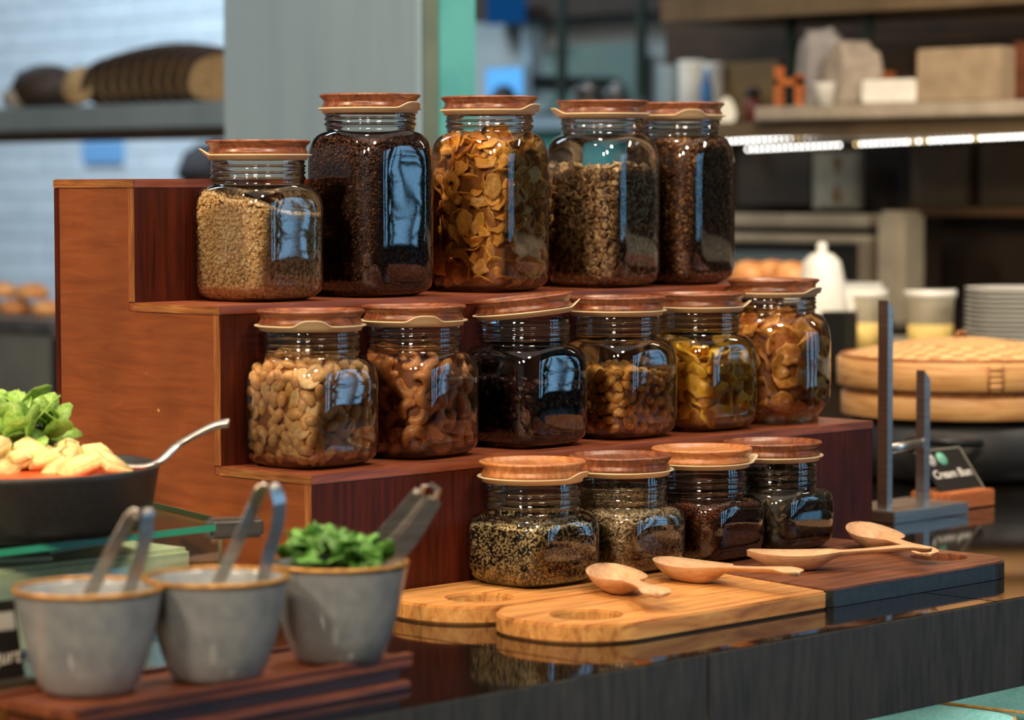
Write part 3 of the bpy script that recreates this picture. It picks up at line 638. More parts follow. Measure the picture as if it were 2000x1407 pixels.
rr_ = [proto('raisin', *blob(0.0072, 0.0048, 0.0040, 0.16, 0.1, s), [RAIS]) for s in range(3)]
gg_ = [proto('golden_raisin', *blob(0.0080, 0.0052, 0.0046, 0.14, 0.1, s+5), [GOLD]) for s in range(3)]
me = pieces(B3, 'raisin', rr_, 210, 0.064, 0.0042, 0.0092, 0.009, 'wrinkled black raisin packed among its fellows in the glass jar', 'dried fruit', 'black raisins in the jar with the tilted lid', 'raisin_heap', slope=sl(B3, -0.08), seed=25, tilt=1.2, rough=0.004)
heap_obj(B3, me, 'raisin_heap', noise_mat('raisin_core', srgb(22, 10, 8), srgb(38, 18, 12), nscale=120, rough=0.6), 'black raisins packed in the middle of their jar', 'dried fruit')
me = pieces(B4, 'golden_raisin', gg_, 210, 0.072, 0.0048, 0.0098, 0.010, 'translucent golden raisin packed among its fellows in the glass jar', 'dried fruit', 'golden raisins in the fourth jar of the lowest step', 'golden_raisin_heap', slope=sl(B4, -0.10), seed=26, tilt=1.2, rough=0.005)
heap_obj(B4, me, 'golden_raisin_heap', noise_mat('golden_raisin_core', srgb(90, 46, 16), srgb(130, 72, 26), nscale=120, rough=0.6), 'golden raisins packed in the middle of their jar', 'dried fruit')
MANG = noise_mat('dried_mango', srgb(244, 184, 48), srgb(255, 214, 84), nscale=40, rough=0.4, sub=0.25, rand=0.14, bump=0.3, bscale=200)
AMBR = noise_mat('amber_fruit', srgb(206, 134, 50), srgb(240, 184, 100), nscale=40, rough=0.35, sub=0.3, rand=0.2, bump=0.3, bscale=200)
mm_ = [flake('mango_piece', 0.0165-0.002*s, 0.0100, 0.0026, 9, 0.003, [MANG], 50+s, twist=25*(s-1)) for s in range(4)]
aa_ = [flake('dried_fruit_piece', 0.0190-0.002*s, 0.0130, 0.0032, 12, 0.004, [AMBR], 60+s, twist=28*(s-1)) for s in range(4)]
me = pieces(B5, 'mango_piece', mm_, 100, 0.086, 0.0050, 0.0140, 0.013, 'bright yellow dried mango piece pressed among its fellows in the jar', 'dried fruit', 'mango pieces in the fifth jar of the lowest step', 'mango_heap', slope=sl(B5, -0.12), seed=27, tilt=1.4, rough=0.006)
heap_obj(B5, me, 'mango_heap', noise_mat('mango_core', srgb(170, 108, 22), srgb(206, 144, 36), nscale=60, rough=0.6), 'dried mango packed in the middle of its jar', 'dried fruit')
me = pieces(B6, 'dried_fruit_piece', aa_, 120, 0.122, 0.0060, 0.0170, 0.015, 'amber dried fruit piece pressed among its fellows in the round jar', 'dried fruit', 'amber fruit pieces in the round jar', 'dried_fruit_heap', seed=28, tilt=1.4, rough=0.006)
heap_obj(B6, me, 'dried_fruit_heap', noise_mat('amber_core', srgb(140, 78, 24), srgb(180, 110, 44), nscale=60, rough=0.6), 'amber dried fruit packed in the middle of the round jar', 'dried fruit')
PUMP = noise_mat('pumpkin_seed', srgb(70, 58, 38), srgb(140, 122, 80), nscale=120, rough=0.35, rand=0.3, c3=srgb(92, 78, 50))
V, F = blob(0.0068, 0.0034, 0.0014, 0, 0, 1, 0.55); ps = [proto('pumpkin_seed', V, F, [PUMP])]
me = pieces(C4, 'pumpkin_seed', ps, 300, 0.084, 0.0022, 0.0066, 0.0045, 'dark flat pumpkin seed packed among its fellows in the small jar', 'seed', 'pumpkin seeds in the last small jar', 'pumpkin_seed_heap', seed=29, tilt=1.6, rough=0.003)
heap_obj(C4, me, 'pumpkin_seed_heap', noise_mat('pumpkin_core', srgb(24, 20, 14), srgb(60, 50, 34), nscale=260, rough=0.6, bump=0.5), 'pumpkin seeds packed in the middle of the small jar', 'seeds')

# ------------------------------------------------------------------ wooden spoons
def spoon_mesh():
    n, m = 44, 12; Lh = 0.186; V = []; F = []
    def w(s):
        b = 0.0275*math.sqrt(max(0, 1-((s-0.255)/0.255)**2)) if s < 0.51 else 0
        h = 0.0078+0.0100*max(0, (s-0.68)/0.32)**1.3 if s > 0.3 else 0
        h = h*min(1, max(0, (s-0.3)/0.12))
        v = (b**3+h**3)**(1/3)
        if s > 0.93: v *= math.sqrt(max(0.0, 1-((s-0.93)/0.07)**2))
        return max(v, 0.0006)
    def zc(s):
        if s < 0.45: return 0.0175+0.003*((0.25-s)/0.25)**2
        t = (s-0.45)/0.55; return 0.0175+0.0019+0.006*(t*t*(3-2*t)) - 0.003*max(0, (t-0.8)/0.2)
    def dep(s): return 0.0138*math.exp(-((s-0.25)/0.20)**4)
    for side in (0, 1):
        for i in range(n+1):
            s = i/n; W_ = w(s)
            for j in range(m+1):
                t = -1+2*j/m; zt = zc(s)-dep(s)*(1-t*t)**0.9
                if side: zt -= 0.0036*(max(0, 1-t**4))+0.0012*(1-abs(t))+0.0003
                notch = 0.010*math.exp(-(t/0.35)**2)*max(0, (s-0.9)/0.1)
                V.append((s*Lh-notch, W_*t, zt))
    K = (n+1)*(m+1)
    for i in range(n):
        for j in range(m):
            a = i*(m+1)+j; F.append((a, a+m+1, a+m+2, a+1)); F.append((K+a, K+a+1, K+a+m+2, K+a+m+1))
        a = i*(m+1); F.append((a, K+a, K+a+m+1, a+m+1)); a += m; F.append((a, a+m+1, K+a+m+1, K+a))
    for j in range(m):
        F.append((j, j+1, K+j+1, K+j)); a = n*(m+1)+j; F.append((a, K+a, K+a+1, a+1))
    me = mesh_np('wooden_spoon', V, F, True); me.materials.append(M['beech']); return me
SPM = spoon_mesh()
def spoon(bx, tx, zt, label, roll=0.0, zb=None, pitch=0.0):
    zb = zb if zb is not None else ZB
    B = onz(bx[0], bx[1], zb+0.008); Tp = onz(tx[0], tx[1], zt); h = math.atan2(Tp.y-B.y, Tp.x-B.x)
    o = link('wooden_spoon', SPM, None, label=label, cat='spoon')
    dx, dy = math.cos(h), math.sin(h)
    o.location = (B.x-dx*0.046, B.y-dy*0.046, zb+0.0004+0.05*math.sin(pitch)); o.rotation_euler = (roll, pitch, h); return o
spoon((1203, 1141), (1264, 1158), 0.031, 'small beech spoon beside the sesame jar, its tail towards the camera', pitch=0.04)
spoon((1350, 1121), (1505, 1112), 0.040, 'beech spoon in front of the flax jar, second from the left')
spoon((1548, 1099), (1806, 1067), 0.042, 'beech spoon seen side-on lying across the dark walnut board')
spoon((1707, 1058), (1780, 1084), 0.023, 'beech spoon behind the others with its bowl towards the wall', pitch=0.08)

# ------------------------------------------------------------------ serving tray with three bowls
TR = empty('serving_tray', (-0.366, -0.2925, 0), 0.03, label='long brown wooden serving tray under the three ceramic bowls', cat='tray')
box('tray_top', -0.172, 0.172, -0.052, 0.052, 0.018, 0.0265, M['tray'], TR, bev=0.002)
box('tray_foot', -0.172, 0.172, -0.050, 0.050, 0.0, 0.007, M['tray'], TR, bev=0.002)
box('tray_core', -0.164, 0.164, -0.043, 0.043, 0.007, 0.018, M['tray'], TR)
for s in (-1, 1): box('tray_lip', -0.172, 0.172, s*0.048-0.004, s*0.048+0.004, 0.0265, 0.0295, M['tray'], TR, bev=0.001)
bowl_out = [(0.0, 0.0), (0.030, 0.0), (0.033, 0.0012), (0.037, 0.006), (0.0425, 0.020), (0.0475, 0.038), (0.0520, 0.058), (0.0556, 0.076), (0.0562, 0.0785)]
bowl_in = [(0.0536, 0.0785), (0.0525, 0.074), (0.0485, 0.055), (0.043, 0.034), (0.036, 0.014), (0.028, 0.0065), (0.0, 0.0055)]
BOWLM = lathe_mesh('ceramic_body', bowl_out+bowl_in, 64); BOWLM.materials.append(M['ceramic'])
RIMM = lathe_mesh('ochre_rim', [(0.0563, 0.0765), (0.0570, 0.0785), (0.0560, 0.0803), (0.0545, 0.0806), (0.0532, 0.0795), (0.0536, 0.0765)], 64, closed=True); RIMM.materials.append(M['gold'])
def bowl(px, py, label, zoff=0.0268):
    p = onz(px, py, zoff); b = empty('ceramic_bowl', (p.x, p.y, zoff), label=label, cat='bowl')
    link('bowl_body', BOWLM, None, b); link('glazed_rim', RIMM, None, b); return p
P1 = bowl(174, 1352, 'grey ceramic bowl with a gold rim and open tongs, leftmost on the tray')
P2 = bowl(424, 1326, 'grey ceramic bowl with a gold rim, middle one on the tray')
P3 = bowl(662, 1290, 'grey ceramic bowl of green herbs, rightmost on the tray')
M['cream'] = noise_mat('creamy_dressing', srgb(206, 196, 178), srgb(224, 214, 196), nscale=20, rough=0.35)
for p, n_, z_ in ((P1, 'leftmost', 0.045), (P2, 'middle', 0.045)):
    me = lathe_mesh('dressing', [(0.0, 0.0012), (0.030, 0.0008), (0.0445, 0.0), (0.0440, -0.004), (0.0, -0.004)], 40)
    link('dressing', me, M['cream'], loc=(p.x, p.y, 0.0268+z_), label='pale creamy dressing inside the %s ceramic bowl' % n_, cat='dressing')

def strip(name, pts, w, th, mat, parent, side=None, **k):
    """bent metal strip of rectangular section; side = direction of its width"""
    P = [Vector(p) for p in pts]; V = []; F = []
    side = Vector(side).normalized()
    for i, p in enumerate(P):
        t = (P[min(i+1, len(P)-1)]-P[max(i-1, 0)]).normalized(); n = t.cross(side).normalized(); s = n.cross(t).normalized()
        ww = w[i] if hasattr(w, '__len__') else w
        for a, b_ in ((-1, -1), (1, -1), (1, 1), (-1, 1)): V.append(p+s*(a*ww/2)+n*(b_*th/2))
    for i in range(len(P)-1):
        for q in range(4): F.append((i*4+q, i*4+(q+1) % 4, (i+1)*4+(q+1) % 4, (i+1)*4+q))
    F.append((0, 3, 2, 1)); n_ = (len(P)-1)*4; F.append((n_, n_+1, n_+2, n_+3))
    bm = bmesh.new(); me = mesh_np(name, V, F); bm.from_mesh(me); bmesh.ops.recalc_face_normals(bm, faces=bm.faces[:]); bm.to_mesh(me); bm.free()
    return link(name, me, mat, parent, **k)
def curve(pts, n=24):
    P = [Vector(p) for p in pts]; out = []
    for i in range(len(P)-1):
        p0, p1, p2, p3 = P[max(i-1, 0)], P[i], P[i+1], P[min(i+2, len(P)-1)]
        for k in range(max(2, n//(len(P)-1))):
            t = k/max(2, n//(len(P)-1)); out.append(0.5*((2*p1)+(-p0+p2)*t+(2*p0-5*p1+4*p2-p3)*t*t+(-p0+3*p1-3*p2+p3)*t**3))
    out.append(P[-1]); return out
def depth_of(p): return (p-CAM).dot(_f)
# tongs standing open in two bowls
def open_tongs(p, left, right, bend, label, skew):
    d = depth_of(p); T_ = empty('steel_tongs', p, label=label, cat='tongs'); T_.location = (0, 0, 0)
    for nm, path in (('arm', left), ('arm', right)):
        pts = curve([at(x, y, d+e) for x, y, e in path]); strip(nm, pts, 0.0125, 0.0012, M['steel'], T_, side=skew)
    pts = curve([at(x, y, d+e) for x, y, e in bend]); strip('spring_bend', pts, 0.0125, 0.0014, M['steel'], T_, side=skew)
sk = (_f+_r*1.0)
open_tongs(P1, [(256, 1010, 0), (228, 1060, -.003), (196, 1120, -.004), (160, 1196, -.004)], [(288, 1008, 0), (282, 1060, .002), (262, 1130, .003), (240, 1190, .003)], [(256, 1010, 0), (266, 1000, 0), (276, 998, 0), (286, 1001, 0), (288, 1008, 0)], 'polished steel tongs standing open in the leftmost bowl', sk)
open_tongs(P2, [(498, 984, 0), (478, 1030, -.003), (452, 1085, -.004), (412, 1168, -.004)], [(546, 984, 0), (541, 1030, .003), (526, 1080, .004), (510, 1150, .004)], [(498, 984, 0), (508, 960, 0), (522, 949, 0), (537, 955, 0), (546, 984, 0)], 'polished steel tongs standing open in the middle bowl', sk)
d3 = depth_of(P3)
T3 = empty('steel_tongs', (0, 0, 0), label='closed steel tongs leaning out of the bowl of green herbs', cat='tongs')
strip('arm', curve([at(822, 962, d3+.02), (at(760, 1040, d3+.01)), at(690, 1120, d3), at(668, 1150, d3)]), [0.012+0.004*math.sin(i/8) for i in range(40)], 0.0014, M['steel'], T3, side=_f*0.4+_r)
strip('arm', curve([at(850, 975, d3+.02), (at(800, 1050, d3+.01)), at(745, 1110, d3), at(722, 1150, d3)]), [0.012+0.004*math.sin(i/8) for i in range(40)], 0.0014, M['steel'], T3, side=_f*0.4+_r)
strip('spring_bend', [at(820, 966, d3+.02), at(828, 950, d3+.02), at(842, 946, d3+.02), at(856, 958, d3+.02), at(851, 976, d3+.02)], 0.016, 0.0014, M['steel'], T3, side=_f*0.9+_r*0.2)

# herbs in the third bowl
LEAF = noise_mat('herb_leaf', srgb(52, 104, 36), srgb(104, 160, 62), nscale=60, rough=0.45, rand=0.3)
LEAF2 = noise_mat('cress_leaf', srgb(110, 158, 58), srgb(160, 196, 92), nscale=60, rough=0.45, rand=0.2)
def leaf_proto(name, L0, w0, mat, lobes=3, seed=0):
    g = np.random.default_rng(seed); V = []; n = 14
    for i in range(n):
        a = 2*PI*i/n; k = 1+0.22*math.cos(lobes*a)+0.06*g.normal(); V.append((L0*0.5*k*math.cos(a)+L0*0.5, w0*0.5*k*math.sin(a), 0.0))
    V.append((L0*0.5, 0, 0.0015))
    V = [(x, y, z+0.10*L0*math.sin(x/L0*3)-4*y*y) for x, y, z in V]
    B = [(x, y, z-0.0004) for x, y, z in V]; F = []
    for i in range(n): j = (i+1) % n; F += [(n, i, j), (n+1+n, n+1+j, n+1+i), (i, n+1+i, n+1+j, j)]
    return proto(name, V+B, F, [mat])
lp = [leaf_proto('herb_leaf', 0.018, 0.016, LEAF, 3, s) for s in range(2)]
lp2 = [leaf_proto('cress_leaf', 0.028, 0.022, LEAF2, 2, s) for s in range(2)]
hb = empty('herb_bunch', (P3.x, P3.y, 0.0268+0.05), label='fresh green coriander leaves heaped in the rightmost bowl', cat='herbs')
g = np.random.default_rng(5)
me = lathe_mesh('stem_mass', [(0, -0.02), (0.030, -0.018), (0.0445, 0.006), (0.0465, 0.014), (0.040, 0.022), (0.02, 0.028), (0, 0.030)], 24)
link('stem_mass', me, noise_mat('stems', srgb(40, 70, 26), srgb(76, 116, 44), nscale=150, rough=0.7, bump=0.6), hb)
for i in range(150):
    a = g.uniform(0, 2*PI); q = math.sqrt(g.random())*0.041; x, y = q*math.cos(a), q*math.sin(a)
    sx = x*_r.x+y*_r.y            # higher on the left of the bowl
    z = 0.026+0.012*(1-(q/0.045)**2)+g.uniform(0, 0.008)-(0.0 if sx < 0.01 else 0.004)+(0.004 if -0.03 < sx < -0.012 else 0)
    o = bpy.data.objects.new('herb_leaf', lp[i % 2]['me']); COL.objects.link(o); o.parent = hb
    o.location = (x*0.95, y*0.95, z); o.rotation_euler = (g.uniform(-.9, .9), g.uniform(-1.0, .3), g.uniform(0, 6.28))

# ------------------------------------------------------------------ glass case with the pan
GZ = 0.100
ga, gb, gc, gdv = onz(460, 1020, GZ), onz(-260, 1104, GZ), Vector((-0.62, 0.30, GZ)), Vector((-0.034, 0.205, GZ))
case = empty('glass_display_case', (0, 0, 0), label='low glass display case with green edges beside the wooden stand', cat='glass case')
def slab(name, pts, z0, z1, mat, parent=None, **k): return outline_prism(name, [(p[0], p[1]) for p in pts], z0, z1, mat, parent, **k)
slab('top_pane', [gb, ga, gdv, gc], GZ-0.006, GZ, M['sheet'], case)
def edge_bar(a, b, z0, z1, th, name, mat, parent, **k):
    a = Vector((a[0], a[1], 0)); b = Vector((b[0], b[1], 0)); d = (b-a).normalized(); n = Vector((d.y, -d.x, 0))*th
    return slab(name, [a, b, b+n, a+n], z0, z1, mat, parent, **k)
edge_bar(gb, ga, GZ-0.006, GZ, 0.0008, 'green_edge', M['gedge'], case, label='bright green polished glass edge')
edge_bar(ga, gdv, GZ-0.006, GZ, 0.0008, 'green_edge', M['gedge'], case, label='bright green polished glass edge')
inn = Vector((0, 0.010, 0)); ix = Vector((-0.012, 0, 0))
edge_bar(gb+inn, ga+inn+ix, 0.0, GZ-0.0065, 0.005, 'front_pane', M['sheet'], case)
edge_bar(ga+inn+ix, gdv+ix, 0.0, GZ-0.0065, 0.005, 'side_pane', M['sheet'], case)
cb = Matrix.Translation((ga.x, ga.y, GZ)) @ Matrix.Rotation(math.atan2(_r.y, _r.x)+0.35, 4, 'Z')
box('corner_clamp', -0.026, 0.024, -0.012, 0.012, -0.014, 0.004, M['steel'], case, bev=0.003, M=cb, label='satin metal corner clamp')
M['linen'] = noise_mat('beige_linen', srgb(226, 220, 180), srgb(242, 238, 204), nscale=12, rough=0.8, bump=0.2)
nap = empty('linen_box', (0, 0, 0), label='shallow beige box with folded paper inside the glass case', cat='box')
box('box_body', -0.60, -0.115, 0.035, 0.20, 0.0005, 0.076, M['linen'], nap, bev=0.004)
for i, (x, y, r_) in enumerate(((-0.40, 0.10, 0.3), (-0.30, 0.09, -0.4), (-0.48, 0.12, 0.1), (-0.20, 0.12, 0.2))):
    box('folded_paper', -0.05, 0.05, -0.032, 0.032, 0.0, 0.004, M['white'], nap, bev=0.001, M=Matrix.Translation((x, y, 0.0835)) @ Matrix.Rotation(r_, 4, 'Z') @ Matrix.Rotation(0.20, 4, 'X'))
pc = onz(32, 1034, GZ+0.001)
pan = empty('cooking_pan', (pc.x, pc.y, GZ+0.0006), label='wide black cast pan of salad standing on the glass case', cat='pan')
PR = 0.1275
me = lathe_mesh('pan_body', [(0, 0), (0.108, 0), (0.114, 0.002), (0.119, 0.010), (PR-0.001, 0.052), (PR, 0.0565), (PR-0.002, 0.058), (PR-0.005, 0.0565), (0.114, 0.014), (0.106, 0.006), (0, 0.006)], 80)
link('pan_body', me, M['blackpan'], pan)
PX, PY, PZ = pc.x, pc.y, GZ
RED = noise_mat('red_sauce', srgb(206, 58, 20), srgb(240, 92, 40), nscale=30, rough=0.3, bump=0.3)
me = lathe_mesh('red_vegetable_sauce', [(0, 0.0), (0.10, -0.001), (0.118, -0.005), (0.112, -0.03), (0, -0.03)], 40)
link('red_vegetable_sauce', me, RED, loc=(PX, PY, PZ+0.051), label='orange red vegetable sauce in the black pan', cat='sauce', kind='stuff')
TOFU = noise_mat('fried_tofu', srgb(232, 200, 120), srgb(250, 232, 168), nscale=40, rough=0.5, bump=0.3, rand=0.1)
def chunk(w, l, h, seed):
    g = np.random.default_rng(seed); bm = bmesh.new(); add_box(bm, -w, w, -l, l, -h, h)
    for v in bm.verts: v.co += Vector(g.normal(size=3))*0.0012
    bmesh.ops.bevel(bm, geom=bm.edges[:], offset=min(w, h)*0.45, segments=2, affect='EDGES')
    me = bm_mesh('tofu_chunk', bm, True); me.materials.append(TOFU); return me
CH = [chunk(0.012, 0.021, 0.007, 1), chunk(0.015, 0.018, 0.006, 2), chunk(0.010, 0.024, 0.008, 3)]
def topan(px, py, dy, z):           # spot in the pan seen at px, py
    p = onz(px, py, z); return p
spots = [(38, 900, .122+PZ-.1, 0), (100, 903, .158, 1), (150, 885, .160, 2), (216, 915, .154, 1), (160, 920, .153, 0), (10, 905, .156, 0), (-20, 890, .166, 2), (42, 915, .152, 2), (118, 918, .152, 0), (72, 890, .162, 1), (190, 900, .156, 0), (0, 925, .150, 1), (-60, 905, .155, 0), (-110, 910, .154, 1), (-150, 900, .155, 2), (-80, 885, .162, 1)]
g = np.random.default_rng(12)
for i, (x, y, z, k) in enumerate(spots):
    z = max(z, 0.150); p = onz(x, y, z)
    dx, dy = p.x-PX, p.y-PY; q = math.hypot(dx, dy)
    if q > 0.090: dx, dy = dx*0.090/q, dy*0.090/q
    o = link('tofu_chunk', CH[k], None, loc=(PX+dx, PY+dy, z+0.004), label={1: 'golden fried chunk in front of the leaves, middle of the pan', 2: 'golden fried chunk standing tilted beside the green leaves', 3: 'round golden fried chunk nearest the serving spoon', 4: 'golden fried chunk just left of the round one by the spoon', 0: 'golden fried chunk lying under the green leaves', 8: 'golden fried chunk at the front rim of the pan'}.get(i, 'golden fried chunk lying among others in the black pan'), cat='food', group='golden fried chunks in the black pan')
    o.rotation_euler = (g.uniform(-.5, .5), g.uniform(-.5, .5), g.uniform(0, 3))
sa = onz(10, 845, 0.178)
sal = empty('salad_greens', (sa.x, sa.y, 0.165), label='tuft of pale green cress leaves on top of the pan', cat='salad')
link('leaf_mass', lathe_mesh('leaf_mass', [(0, -0.015), (0.040, -0.012), (0.046, 0.0), (0.036, 0.014), (0.015, 0.022), (0, 0.023)], 20), noise_mat('leaf_mass', srgb(60, 90, 30), srgb(110, 146, 60), nscale=120, rough=0.7, bump=0.6), sal)
for i in range(90):
    a = g.uniform(0, 2*PI); q = math.sqrt(g.random())*0.050
    o = bpy.data.objects.new('cress_leaf', lp2[i % 2]['me']); COL.objects.link(o); o.parent = sal
    o.location = (q*math.cos(a), q*math.sin(a), 0.006+0.040*(1-(q/0.055)**2)*g.random()**0.5); o.rotation_euler = (g.uniform(-1.2, 1.2), g.uniform(-1.3, .5), g.uniform(0, 6.28))
for i in range(14):
    a = g.uniform(0, 6.28); q = 0.03*g.random()
    link('stem', tube_mesh('stem', curve([(q*math.cos(a), q*math.sin(a), 0), (1.4*q*math.cos(a+.2), 1.4*q*math.sin(a+.2), 0.025), (2.2*q*math.cos(a+.5), 2.2*q*math.sin(a+.5), 0.04+0.01*g.random())], 8), 0.0011, 6), LEAF2, sal)
# serving spoon in the pan
dp = depth_of(Vector((PX, PY, PZ)))
sp = empty('serving_spoon', (0, 0, 0), label='steel serving spoon leaning over the rim of the black pan', cat='spoon')
hpts = curve([Vector((PX+0.066, PY+0.0, 0.158)), at(285, 912, dp+.02), at(350, 868, dp+.04), at(410, 836, dp+.045), at(438, 828, dp+.045), at(447, 828, dp+.045)], 30)
hn = len(hpts); link('handle', tube_mesh('handle', hpts, [0.0042+0.0042*(i/hn)**1.5*(1 if i < hn-2 else 0.7) for i in range(hn)], 12, sx=1.0, sy=0.62), M['steel'], sp)
bl = lathe_mesh('spoon_bowl', [(0, -0.010), (0.012, -0.008), (0.020, -0.002), (0.023, 0.003), (0.0215, 0.003), (0.0185, -0.001), (0.011, -0.006), (0, -0.008)], 24)
link('spoon_bowl', bl, M['steel'], sp, loc=(PX+0.055, PY+0.005, 0.156))

# black signs and the wooden block on the left
WHITEINK = mat_base('white_ink', srgb(226, 222, 212), 0.6)[0]
CARD = noise_mat('black_card', srgb(20, 18, 17), srgb(28, 25, 23), nscale=40, rough=0.35)
def place(o, m_):
    o.matrix_local = m_; return o
def text(body, size, mtx, parent, mat=None, align='LEFT', shear=0.0, name='lettering', off=0.0):
    c = bpy.data.curves.new(name, 'FONT'); c.body = body; c.size = size; c.align_x = align; c.shear = shear; c.extrude = 0.0001; c.offset = off
    o = bpy.data.objects.new(name, c); COL.objects.link(o); c.materials.append(mat or WHITEINK); me = bpy.data.meshes.new_from_object(o); bpy.data.objects.remove(o); return link(name, me, None, parent, **({}) ) if mtx is None else place(link(name, me, None, parent), mtx)
def sign_left(x0, x1, y, z0, h, label, words=None, wx=0):
    s = empty('label_sign', (0, 0, 0), label=label, cat='sign'); lean = 0.22
    Mx = Matrix.Translation((x0, y, z0)) @ Matrix.Rotation(-lean, 4, 'X')
    box('card', 0, x1-x0, 0, 0.002, 0, h, CARD, s, M=Mx, bev=0.0003)
    box('foot', x0-0.004, x1+0.004, y-0.012, y+0.022, z0-0.0075, z0, M['apron'], s, bev=0.001)
    if words: text(words, 0.0165, Mx @ Matrix.Translation((wx, -0.0004, 0.012)) @ Matrix.Rotation(PI/2, 4, 'X'), s, shear=0.3)
    return s, Mx
q0 = onz(50, 1322, 0.0305)
s1, Mx1 = sign_left(q0.x-0.090, q0.x, q0.y, 0.0305, 0.060, 'black yogurt label standing left of the first ceramic bowl', 'Yogurt', 0.041)
for i, (cx, cz, m_) in enumerate(((0.078, 0.044, WHITEINK),)):
    box('emblem', -0.009, 0.009, -0.0003, 0.0, -0.007, 0.007, mat_base('pale_emblem', srgb(150, 148, 142), 0.6)[0], s1, M=Mx1 @ Matrix.Translation((cx, -0.0002, cz)), bev=0.0)
wbk = box('wooden_block', q0.x-0.20, q0.x+0.030, q0.y-0.030, q0.y+0.040, 0.0, 0.0225, M['teak'], bev=0.002, label='light wooden block under the yogurt label at the left edge', cat='block')
s2, _ = sign_left(-0.4175, -0.372, -0.196, 0.008, 0.050, 'black label standing behind the gap between first two bowls')
s3, _ = sign_left(-0.305, -0.262, -0.188, 0.008, 0.046, 'small black label behind the gap between middle and right bowls')

# ------------------------------------------------------------------ steel tong stand
ts = empty('steel_tong_stand', (0, 0, 0), label='brushed steel stand with a tall and a short post', cat='stand')
box('base_plate', 0.990, 1.142, 0.066, 0.160, 0.0005, 0.0145, M['steel'], ts, bev=0.0015)
def post(px0, pxm, px1, pytop, y, name):
    a = ony(pxm, 900, y).x; x1 = ony(px1, 900, y).x
    lo, hi = y, y+0.1
    for _i in range(40):                 # depth of the side that shows left of the corner
        m_ = (lo+hi)/2; P = Vector((a, m_, 0.1))-CAM; u_ = 1000+FPX*P.dot(_r)/P.dot(_f)
        if u_ > px0: lo = m_
        else: hi = m_
    yb = lo; zt = (at(pxm, pytop, depth_of(Vector((a, y, 0.2))))).z
    bm = bmesh.new(); add_box(bm, a, x1, y, yb, 0.0145, zt)
    for v in bm.verts:
        if v.co.z > 0.1 and v.co.x > a+0.001: v.co.z -= 0.011
    link(name, bm_mesh(name, bm), M['steel'], ts); return (a+x1)/2, (y+yb)/2, zt
a1 = post(1714, 1733, 1743, 587, 0.0865, 'tall_post'); a2 = post(1789, 1805, 1816, 724, 0.0985, 'short_post')
zc_ = at(1765, 876, depth_of(Vector((a1[0], a1[1], 0.1)))).z
link('cross_rod', tube_mesh('cross_rod', [(a1[0], a1[1], zc_-0.002), (a2[0], a2[1], zc_)], 0.0055, 14), M['steel'], ts)

# sign that names the buns
cs = empty('bun_sign', (0, 0, 0), label='black Cream Bun sign leaning in a small wooden block', cat='sign')
box('wooden_foot', 1.1458, 1.240, 0.0955, 0.158, 0.0005, 0.0215, M['block'], cs, bev=0.0015)
cl, cr_ = onz(1838, 968, 0.0215), onz(1922, 957, 0.0215)
yy = 0.118; xl = ony(1838, 965, yy).x; xr = ony(1922, 960, yy).x
Mc = Matrix.Translation((xl, yy, 0.019)) @ Matrix.Rotation(-0.66, 4, 'X')
cw = xr-xl; chh = 0.064
box('black_card', 0, cw, -0.0008, 0.0, 0, chh, CARD, cs, M=Mc)
box('clear_holder', -0.001, cw+0.001, 0.0002, 0.0022, 0, chh+0.001, M['sheet'], cs, M=Mc)
for x0, x1, z0, z1 in ((cw-0.0015, cw+0.001, 0.0, chh+0.001), (-0.001, cw+0.001, chh-0.001, chh+0.001)):
    box('holder_edge', x0, x1, -0.0012, 0.0024, z0, z1, mat_base('clear_edge', srgb(130, 126, 112), 0.3)[0], cs, M=Mc)
text('Cream Bun', 0.0172, Mc @ Matrix.Translation((cw*0.06, -0.0012, 0.022)) @ Matrix.Rotation(PI/2, 4, 'X'), cs, shear=0.15, off=0.0002)
for cx, c_ in ((0.20, srgb(206, 200, 192)), (0.46, srgb(110, 190, 160))):
    me = lathe_mesh('round_emblem', [(0, 0.0003), (0.0095, 0.0003), (0.0095, 0)], 24)
    e_ = link('round_emblem', me, mat_base('emblem_ink', c_, 0.5)[0], cs, label=('pale grey' if cx < 0.3 else 'mint green')+' round emblem'); e_.matrix_local = Mc @ Matrix.Translation((cw*cx, -0.0010, 0.050)) @ Matrix.Rotation(PI/2, 4, 'X')
    box('emblem_mark', -0.005, 0.005, -0.0002, 0, -0.0012, 0.0012, mat_base('emblem_mark', srgb(120, 130, 124), 0.5)[0], cs, M=Mc @ Matrix.Translation((cw*cx, -0.0013, 0.050)))

# ------------------------------------------------------------------ bamboo steamer on a black pot
sc_ = at(1876, 818, 4.05); SX, SY = sc_.x, sc_.y; SZ = 0.088
RS = 0.172
pot = empty('black_pot', (SX, SY, 0.0005), label='wide black pot under the bamboo steamer', cat='pot')
link('pot_body', lathe_mesh('pot_body', [(0, 0), (0.15, 0), (0.165, 0.01), (0.170, 0.04), (0.160, 0.070), (0.150, SZ-0.002), (0, SZ-0.002)], 48), M['black'], pot)
link('side_handle', tube_mesh('side_handle', curve([(-0.165, -0.03, 0.055), (-0.20, -0.07, 0.065), (-0.20, -0.13, 0.065), (-0.13, -0.125, 0.060)], 20), 0.006, 10), M['black'], pot)
stm = empty('bamboo_steamer', (SX, SY, SZ), label='round two-tier bamboo steamer with a woven domed lid', cat='steamer')
def ring(name, r0, r1, z0, z1, mat, parent, **k): return link(name, lathe_mesh(name, [(r1, z0+0.001), (r1, z1-0.001), (r1-0.001, z1), (r0, z1), (r0, z0), (r1-0.001, z0)], 72, closed=True), mat, parent, **k)
